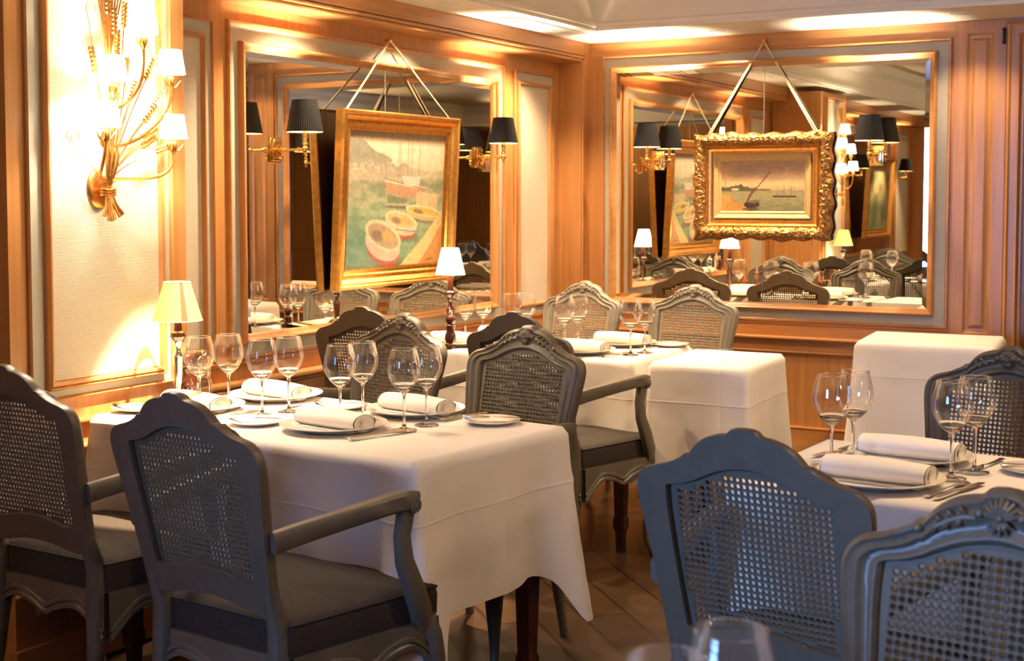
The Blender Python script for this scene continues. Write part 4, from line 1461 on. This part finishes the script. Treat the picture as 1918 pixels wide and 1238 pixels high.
def cloth(w_, d_, over, seed, name='tablecloth', corner=.16, wave=.012, flare=.05):
    rng = random.Random(seed)
    m = MB()
    r_ = .016
    # perimeter of rounded rectangle
    per = []
    def side(p0, p1, nrm, n):
        for i in range(n):
            f_ = i / n; per.append((p0[0] + (p1[0] - p0[0]) * f_, p0[1] + (p1[1] - p0[1]) * f_, nrm[0], nrm[1], 'side', f_, math.hypot(p1[0] - p0[0], p1[1] - p0[1])))
    hw, hd = w_ / 2, d_ / 2
    cr = .018
    cs = [((-hw, -hd), (1, 0)), ((hw, -hd), (0, 1)), ((hw, hd), (-1, 0)), ((-hw, hd), (0, -1))]
    for k in range(4):
        (cx, cy), d = cs[k]; nx, ny = cs[(k + 1) % 4][0]
        nr = (d[1], -d[0])
        L_ = math.hypot(nx - cx, ny - cy)
        p0 = (cx + d[0] * cr, cy + d[1] * cr); p1 = (nx - d[0] * cr, ny - d[1] * cr)
        side(p0, p1, nr, max(12, int(L_ / .016)))
        d2 = cs[(k + 1) % 4][1]; nr2 = (d2[1], -d2[0])
        c0 = (nx - d[0] * cr + d2[0] * cr, ny - d[1] * cr + d2[1] * cr)
        for i in range(9):
            a = i / 9 * PI / 2
            q = (nr[0] * math.cos(a) + nr2[0] * math.sin(a), nr[1] * math.cos(a) + nr2[1] * math.sin(a))
            per.append((c0[0] + q[0] * cr, c0[1] + q[1] * cr, q[0], q[1], 'corner', i / 9, 0))
    n = len(per)
    cum = [0]
    for i in range(1, n): cum.append(cum[-1] + math.hypot(per[i][0] - per[i - 1][0], per[i][1] - per[i - 1][1]))
    tot = cum[-1]
    ph = [rng.random() * 6.28 for _ in range(6)]
    corners = [i for i in range(n) if per[i][4] == 'corner' and abs(per[i][5] - 4 / 9) < .01]
    T = 26
    vs = []; idx = []
    rows = []
    for j in range(T + 1):
        tt = j / T
        row = []
        for i in range(n):
            x, y, nx, ny, ty, f_, L_ = per[i]
            s_ = cum[i]
            dc = min(min(abs(s_ - cum[c]), tot - abs(s_ - cum[c])) for c in corners)
            drop = over + corner * math.exp(-(dc / .075) ** 2) + .006 * math.sin(s_ * 9 + ph[0])
            zz = drop * tt
            amp = tt ** 1.3
            out = amp * (flare * .35 + wave * math.sin(s_ * 17 + ph[1]) + wave * .7 * math.sin(s_ * 31 + ph[2]) + wave * .5 * math.sin(s_ * 7 + ph[3]))
            out += amp * flare * 1.5 * math.exp(-(dc / .07) ** 2) - amp * flare * .8 * math.exp(-((dc - .16) / .06) ** 2)
            # soft edge rounding
            if zz < r_:
                a = zz / r_ * PI / 2; rx = r_ * (math.sin(a) - 1) ; rz = r_ * (1 - math.cos(a))
            else:
                rx = 0; rz = zz
            row.append(len(vs)); vs.append((x + nx * (.004 + rx * 1 + out), y + ny * (.004 + rx + out), ZTOP + .003 - rz))
        rows.append(row)
    fs = []
    for j in range(T):
        for i in range(n):
            fs.append((rows[j][i], rows[j][(i + 1) % n], rows[j + 1][(i + 1) % n], rows[j + 1][i]))
    # top: shrink rings
    prev = rows[0]
    for s_ in (.97, .85, .5, .1):
        row = []
        for i in range(n):
            x, y = vs[rows[0][i]][0] * s_, vs[rows[0][i]][1] * s_
            row.append(len(vs)); vs.append((x, y, ZTOP + .0032))
        for i in range(n): fs.append((prev[i], prev[(i + 1) % n], row[(i + 1) % n], row[i]))
        prev = row
    fs.append(tuple(prev))
    m.add(vs, fs)
    return m


def crease(m, w_, d_):
    """pressed fold lines stay in the mesh as shallow ridges"""
    out = []
    for (x, y, z) in m.v:
        a = (.0030 * math.exp(-((z - .62) / .006) ** 2) + .0032 * math.exp(-((x - .1) / .008) ** 2) + .0028 * math.exp(-((y - .02) / .007) ** 2)) * (z < .755)
        a += .0009 * math.sin(x * 23 + z * 31) * math.sin(y * 19 - z * 27) * (z < .74)
        r_ = math.hypot(x, y) + 1e-6
        out.append((x + x / r_ * a, y + y / r_ * a, z))
    m.v = out
    return m


TB = [  # centre x, y, yaw, width, depth, overhang, table label, cloth label
    ((0.868, -3.528), -7.0, 1.27, .68, .40, 'wooden dining table under the white cloth at the front left', 'white cloth on the front left table, its pointed corner hanging low', .15, .05),
    ((0.490, -1.455), 0.0, 1.14, .64, .36, 'dining table under a white cloth beneath the harbour painting', 'white cloth on the table beneath the harbour painting', .12, .04),
    ((1.318, -1.500), 2.0, .40, .52, .44, 'small bare side table under a white cloth in the middle of the room', 'white cloth over the small empty table in the middle of the room', .10, .025),
    ((1.905, -0.330), 5.0, .60, .52, .48, 'small table under a white cloth against the panelled wall', 'white cloth over the small empty table against the panelled wall', .08, .03),
    ((2.720, -3.455), -3.0, 1.02, .66, .36, 'dining table under a white cloth at the right', 'white cloth on the right table set with rolled napkins', .12, .04),
    ((2.95, -5.62), 0.0, 1.10, .72, .34, 'nearest dining table, below the bottom edge of the photo', 'white cloth of the nearest table under the blurred glasses', .10, .03),
]
for i, (c, yaw, w_, d_, ov, l1, l2, cor, fl) in enumerate(TB):
    t = make_table('t', w_ - .03, d_ - .03, l1); t.location = (c[0], c[1], 0); t.rotation_euler = (0, 0, R(yaw))
    o = crease(cloth(w_, d_, ov, i + 3, corner=cor, flare=fl, wave=.0035 if i in (2, 3) else .009), w_, d_).build('tablecloth', [M['cloth']], angle=80)
    o.location = (c[0], c[1], 0); o.rotation_euler = (0, 0, R(yaw))
    tag(o, l2, 'tablecloth', 'white tablecloths')
ZS = ZTOP + .0045       # cloth surface


# ------------------------------------------------------------------ tableware
def spin_glass():
    t = MB()
    H = .226
    # foot and stem, solid
    t.lathe([(.0001, .0), (.034, .0), (.0345, .0012), (.030, .0024), (.016, .0045), (.007, .009), (.0042, .016), (.0037, .035), (.0037, .085), (.0046, .097), (.0075, .1045), (.0001, .1068)], n=28, mi=1, caps=False)
    bowl = [(.0012, .1045), (.008, .1065), (.017, .113), (.0275, .123), (.0375, .137), (.0445, .152), (.0470, .166), (.0463, .180), (.0438, .195), (.0400, .211), (.0366, .2250)]
    t.lathe(bowl, n=36, mi=0, caps=False)
    t.lathe([(.0001, .1046), (.008, .1060), (.0173, .1125), (.0279, .1228), (.0330, .1298), (.0322, .1300), (.0262, .1236), (.0160, .1148), (.0001, .1110)], n=36, mi=1, caps=False)
    # rim bead
    t.lathe([(.0366, .2246), (.0375, .2256), (.0366, .2266), (.0357, .2256), (.0366, .2246)], n=36, mi=1, caps=False)
    return t


glass0 = spin_glass().build('wine_glass', [M['bowl'], M['stem']], angle=80)
GL = [  # rims placed from image pixels, some pairs spread along the line of sight
    (0.444, -3.581, 'leftmost wine glass, in front of the crystal grinder', 'A'), (0.477, -3.486, 'second wine glass from the left, standing tallest in the front row', 'A'),
    (0.662, -3.551, 'third wine glass from the left, before the brightly lit napkin', 'A'), (0.683, -3.452, 'fourth wine glass from the left, before the brightly lit napkin', 'A'),
    (0.951, -3.555, 'wine glass behind the front napkin, left of its pair', 'A'), (0.959, -3.456, 'wine glass behind the front napkin, right of its pair', 'A'),
    (1.172, -3.557, 'wine glass beside the front cutlery, nearer one of the rightmost pair', 'A'), (1.181, -3.456, 'wine glass beside the front cutlery, farther one of the rightmost pair', 'A'),
    (0.144, -1.536, 'wine glass right of the white lamp, left of its pair', 'B'), (0.177, -1.439, 'wine glass right of the white lamp, right of its pair', 'B'),
    (0.372, -1.527, 'wine glass above the hidden brown chair, left of its pair', 'B'), (0.389, -1.428, 'wine glass above the hidden brown chair, right of its pair', 'B'),
    (0.638, -1.537, 'wine glass before the corner chair, left of its pair', 'B'), (0.652, -1.438, 'wine glass before the corner chair, right of its pair', 'B'),
    (0.974, -1.601, 'wine glass between the two wall chairs, left of its pair', 'B'), (0.993, -1.501, 'wine glass between the two wall chairs, right of its pair', 'B'),
    (2.363, -3.507, 'left wine glass of the pair behind the blue-grey chair', 'C'), (2.388, -3.410, 'right wine glass of the pair behind the blue-grey chair', 'C'),
    (2.636, -3.482, 'wine glass at the right of the right table, nearer of its pair', 'C'), (2.668, -3.379, 'wine glass at the right of the right table, farther of its pair', 'C'),
    (2.824, -5.444, 'large blurred wine glass at the bottom edge, right one', 'D'), (2.800, -5.550, 'large blurred wine glass at the bottom edge, left and lower one', 'D'),
]
GG = {'A': 'wine glasses on the front left table', 'B': 'wine glasses on the table beneath the harbour painting', 'C': 'wine glasses on the right table', 'D': 'blurred wine glasses nearest the camera', 'E': 'wine glasses beyond the pilaster'}
for i, (x, y, lab, g) in enumerate(GL):
    o = glass0 if i == 0 else glass0.copy()
    if i: COL.objects.link(o)
    o.location = (x, y, ZS); o.rotation_euler = (0, 0, random.random() * 6)
    tag(o, lab, 'glass', GG[g])

plate0 = MB().lathe([(.0, .004), (.085, .004), (.100, .006), (.112, .013), (.148, .021), (.1505, .0205), (.150, .018), (.115, .009), (.100, .001), (.0, .0)], n=56, caps=False).build('dinner_plate', [M['china']])
bread0 = MB().lathe([(.0, .003), (.045, .003), (.056, .006), (.082, .013), (.0835, .0125), (.082, .0105), (.058, .003), (.05, .0), (.0, .0)], n=44, caps=False).build('bread_plate', [M['china']])


def napkin_mesh():
    """rolled napkin lying along x, slightly tapered and flattened, spiral end"""
    m = MB()
    L_ = .245; n = 18; sec = 30
    vs = []; fs = []
    for i in range(n + 1):
        s_ = i / n; x = -L_ / 2 + L_ * s_
        r_ = .0285 + .003 * math.sin(s_ * PI)
        for k in range(sec):
            a = 2 * PI * k / sec
            rr = r_ * (1 + .03 * math.sin(2 * a + s_ * 2)) + (.0022 if k < 3 else 0)
            vs.append((x + .006 * math.cos(a) * (s_ - .5), rr * 1.35 * math.cos(a), rr * .86 * math.sin(a) + r_ * .86))
    for i in range(n):
        for k in range(sec): fs.append((i * sec + k, i * sec + (k + 1) % sec, (i + 1) * sec + (k + 1) % sec, (i + 1) * sec + k))
    m.add(vs, fs)
    for e, x in ((-1, -L_ / 2), (1, L_ / 2)):       # spiral of folded layers at both ends
        for q in range(4):
            r0 = .0285 * (1 - q * .24); r1 = .0285 * (1 - q * .24 - .12); r2 = .0285 * (1 - (q + 1) * .24)
            v2 = []
            for (rr, dx) in ((r0, 0), (r1, -.003 * e), (max(r2, .001), -.0005 * e - .001 * q * e)):
                for k in range(24):
                    a = 2 * PI * k / 24; v2.append((x + dx, rr * 1.35 * math.cos(a), rr * .86 * math.sin(a) + .0245))
            f2 = []
            for j in range(2):
                for k in range(24): f2.append((j * 24 + k, j * 24 + (k + 1) % 24, j * 24 + 24 + (k + 1) % 24, j * 24 + 24 + k))
            m.add(v2, f2)
    # loose flap under the roll
    m.box(-L_ / 2 + .004, L_ / 2 - .01, -.046, .02, .0, .003, .0012)
    return m


napkin0 = napkin_mesh().build('rolled_napkin', [M['napkin']], angle=60)


def fork_mesh(L_=.20):
    m = MB()
    m.tube([(0, -L_ / 2, .004), (0, -L_ * .3, .004), (0, 0, .006), (0, L_ * .18, .010), (0, L_ * .25, .008), (0, L_ * .32, .006)], [.0085, .0065, .0035, .003, .008, .0115], 8, flat=.25, up=(0, 0, 1))
    for k in range(4):
        x = -.0085 + k * .00567
        m.tube([(x * .9, L_ * .30, .006), (x, L_ * .40, .006), (x, L_ / 2, .011)], [.002, .0017, .0010], 5)
    return m


def knife_mesh(L_=.225):
    m = MB()
    m.tube([(0, -L_ / 2, .005), (0, -L_ * .45, .005), (0, -L_ * .1, .005), (0, -L_ * .04, .005)], [.0065, .0085, .006, .0045], 10, flat=.6, up=(0, 0, 1))
    m.tube([(0, -L_ * .05, .005), (0, 0, .005), (0, L_ * .3, .005), (0, L_ * .44, .005), (.004, L_ / 2, .005)], [.004, .009, .0105, .009, .001], 8, flat=.14, up=(0, 0, 1))
    return m


def pounce_mesh(L_=.205):   # fish knife / second fork beside the knife
    m = MB()
    m.tube([(0, -L_ / 2, .004), (0, -L_ * .35, .004), (0, 0, .006), (0, L_ * .2, .005)], [.008, .0055, .003, .004], 8, flat=.3, up=(0, 0, 1))
    m.tube([(0, L_ * .18, .005), (.003, L_ * .28, .004), (.004, L_ * .4, .004), (.0, L_ / 2, .004)], [.004, .012, .0135, .001], 8, flat=.12, up=(0, 0, 1))
    return m


fork0 = fork_mesh().build('dinner_fork', [M['silver']])
knife0 = knife_mesh().build('dinner_knife', [M['silver']])
fish0 = pounce_mesh().build('fish_knife', [M['silver']])
butter0 = knife_mesh(.165).build('butter_knife', [M['silver']])
first = set()


def put(o0, loc, rz, lab, cat, group, tilt=None):
    if o0.name in first:
        o = o0.copy(); COL.objects.link(o)
    else:
        first.add(o0.name); o = o0
    o.location = loc; o.rotation_euler = tilt if tilt else (0, 0, rz)
    tag(o, lab, cat, group)
    return o


def setting(x, y, face, tname, yaw, plate=True, bread=None, nlab='', cutl=True, forkpos=None, knifepos=None):
    """face=1: diner looks to +y (sits on the near side)"""
    g = tname
    rz = R(yaw)
    c, s_ = math.cos(rz), math.sin(rz)
    def W(dx, dy): return (x + (dx * c - dy * s_) * face, y + (dx * s_ + dy * c) * face)
    put(plate0, (x, y, ZS), 0, 'white dinner plate ' + nlab, 'plate', 'dinner plates')
    put(napkin0, (x + .0, y, ZS + .0045), rz + (R(180) if face < 0 else 0) * 0 + R(-3), 'rolled white napkin ' + nlab, 'napkin', 'rolled napkins', None)
    if cutl:
        f_ = forkpos or W(-.185, .0); put(fork0, (f_[0], f_[1], ZS + .001), rz + (0 if face > 0 else PI) + R(-6), 'silver fork ' + nlab, 'fork', 'forks')
        k_ = knifepos or W(.185, .0); put(knife0, (k_[0], k_[1], ZS + .001), rz + (0 if face > 0 else PI) + R(-12), 'silver knife ' + nlab, 'knife', 'table knives')
        k2 = (k_[0] - .028 * face * c, k_[1] - .028 * face * s_ + .005)
        put(fish0, (k2[0], k2[1], ZS + .001), rz + (0 if face > 0 else PI) + R(-10), 'silver fish knife ' + nlab, 'knife', 'fish knives')
    if bread:
        put(bread0, (bread[0], bread[1], ZS), 0, 'small bread plate ' + nlab, 'plate', 'bread plates')
        put(butter0, (bread[0], bread[1] - .002, ZS + .0125), rz + R(-62), 'butter knife on the bread plate ' + nlab, 'knife', 'butter knives')


setting(0.990, -3.640, 1, 'A', -7, bread=(0.745, -3.675), nlab='at the near right place of the front left table')
setting(0.420, -3.575, 1, 'A', -7, bread=(0.275, -3.660), nlab='at the near left place of the front left table')
setting(0.480, -3.265, -1, 'A', -7, bread=(0.785, -3.325), nlab='at the far left place of the front left table', forkpos=(.69, -3.345), knifepos=(.29, -3.24))
setting(1.040, -3.300, -1, 'A', -7, bread=(1.325, -3.335), nlab='at the far right place of the front left table', forkpos=(1.205, -3.30), knifepos=(.885, -3.20))
setting(0.790, -1.285, -1, 'B', 0, bread=(0.985, -1.215), nlab='at the far right place beneath the mirrors', forkpos=(.965, -1.33))
setting(0.760, -1.640, 1, 'B', 0, nlab='at the near right place beneath the mirrors', bread=None)
setting(0.200, -1.285, -1, 'B', 0, nlab='at the far left place beneath the harbour painting')
setting(0.150, -1.625, 1, 'B', 0, nlab='at the near left place beneath the harbour painting')
setting(2.500, -3.615, 1, 'C', -3, nlab='on the near side of the right table')
setting(2.500, -3.300, -1, 'C', -3, bread=(2.80, -3.315), nlab='on the far side of the right table', forkpos=(2.685, -3.30))

# ------------------------------------------------------------------ table lamps and mills
def table_lamp(loc, yellow, lab):
    t = empty('table_lamp', loc); tag(t, lab, 'lamp')
    zb = .262 if yellow else .302
    m = MB()
    m.lathe([(.0, 0), (.048, 0), (.050, .004), (.046, .010), (.022, .016), (.010, .024), (.006, .034), (.0085, .05), (.0115, .07), (.013, .10), (.016, .132), (.018, .150), (.011, .160), (.008, .172), (.012, .186), (.017, .196), (.017, .200)], n=28, caps=False)
    m.build('base', [M['silver'] if yellow else M['darkwood']], t)
    m = MB(); m.lathe([(.018, .199), (.026, .212), (.024, .224), (.014, .230), (.010, zb + .02)], n=20)
    m.build('lamp_holder', [M['darkwood']], t)
    if yellow:
        n = 48; m = MB()
        r0, r1, h_ = .077, .041, .120
        for q in range(n):      # parchment shade; strips at four seams
            a0 = 2 * PI * q / n; a1 = 2 * PI * (q + 1) / n
            mi = 1 if q in (43, 44, 19, 20) else 0
            for rr in (0, .0015):
                m.add([((r0 - rr) * math.cos(a0), (r0 - rr) * math.sin(a0), zb), ((r0 - rr) * math.cos(a1), (r0 - rr) * math.sin(a1), zb), ((r1 - rr) * math.cos(a1), (r1 - rr) * math.sin(a1), zb + h_), ((r1 - rr) * math.cos(a0), (r1 - rr) * math.sin(a0), zb + h_)], [(0, 1, 2, 3)], mi)
        for (rr, z) in ((r0, zb), (r1, zb + h_)):
            m.tube([(rr * math.cos(2 * PI * k / 40), rr * math.sin(2 * PI * k / 40), z) for k in range(41)], .0016, 5, mi=2)
        m.build('lamp_shade', [M['shadeyellow'], M['shadestrip'], M['shadeedge']], t, smooth=False)
        point('lamp_bulb_light', (loc[0], loc[1], loc[2] + zb + .05), 2.6, (1, .62, .25), .015)
    else:
        m = shade_mesh(.066, .038, .118, 40, zb)
        m.build('lamp_shade', [M['shadewhite'], M['shadewhite'], M['shadeedge']], t)
        point('lamp_bulb_light', (loc[0], loc[1], loc[2] + zb + .05), 3.0, (1, .72, .42), .015)
    return t


table_lamp((.285, -3.501, ZS), True, 'lit table lamp with yellow parchment shade beside the pilaster')
table_lamp((.070, -1.545, ZS), False, 'lit table lamp with a white shade in front of the harbour painting')


def mill(loc, k, lab, crystal=False):
    t = empty('pepper_mill' if not crystal else 'salt_grinder', loc); tag(t, lab, 'grinder')
    mt = M['stem'] if crystal else M['darkwood']
    m = MB(); m.lathe([(.0, 0), (.027, 0), (.028, .008), (.022, .018), (.026, .034), (.024, .055), (.017, .075), (.020, .088), (.020, .094)], n=24, caps=False); m.build('body', [mt], t)
    m = MB(); m.lathe([(.019, .0945), (.021, .098), (.016, .104), (.022, .116), (.022, .130), (.014, .140), (.006, .144)], n=24); m.build('head', [mt], t)
    m = MB(); m.lathe([(.0055, .143), (.0055, .147), (.009, .152), (.007, .160), (.0, .163)], n=16, caps=False); m.build('knob', [M['silver']], t)
    return t


mill((.204, -3.372, ZS), 1, 'dark wooden pepper mill right of the yellow lamp')
mill((.302, -3.400, ZS), 1, 'crystal salt grinder seen through the leftmost wine glass', True)
mill((.195, -1.745, ZS), 1, 'dark pepper mill with a silver knob in front of the white lamp')
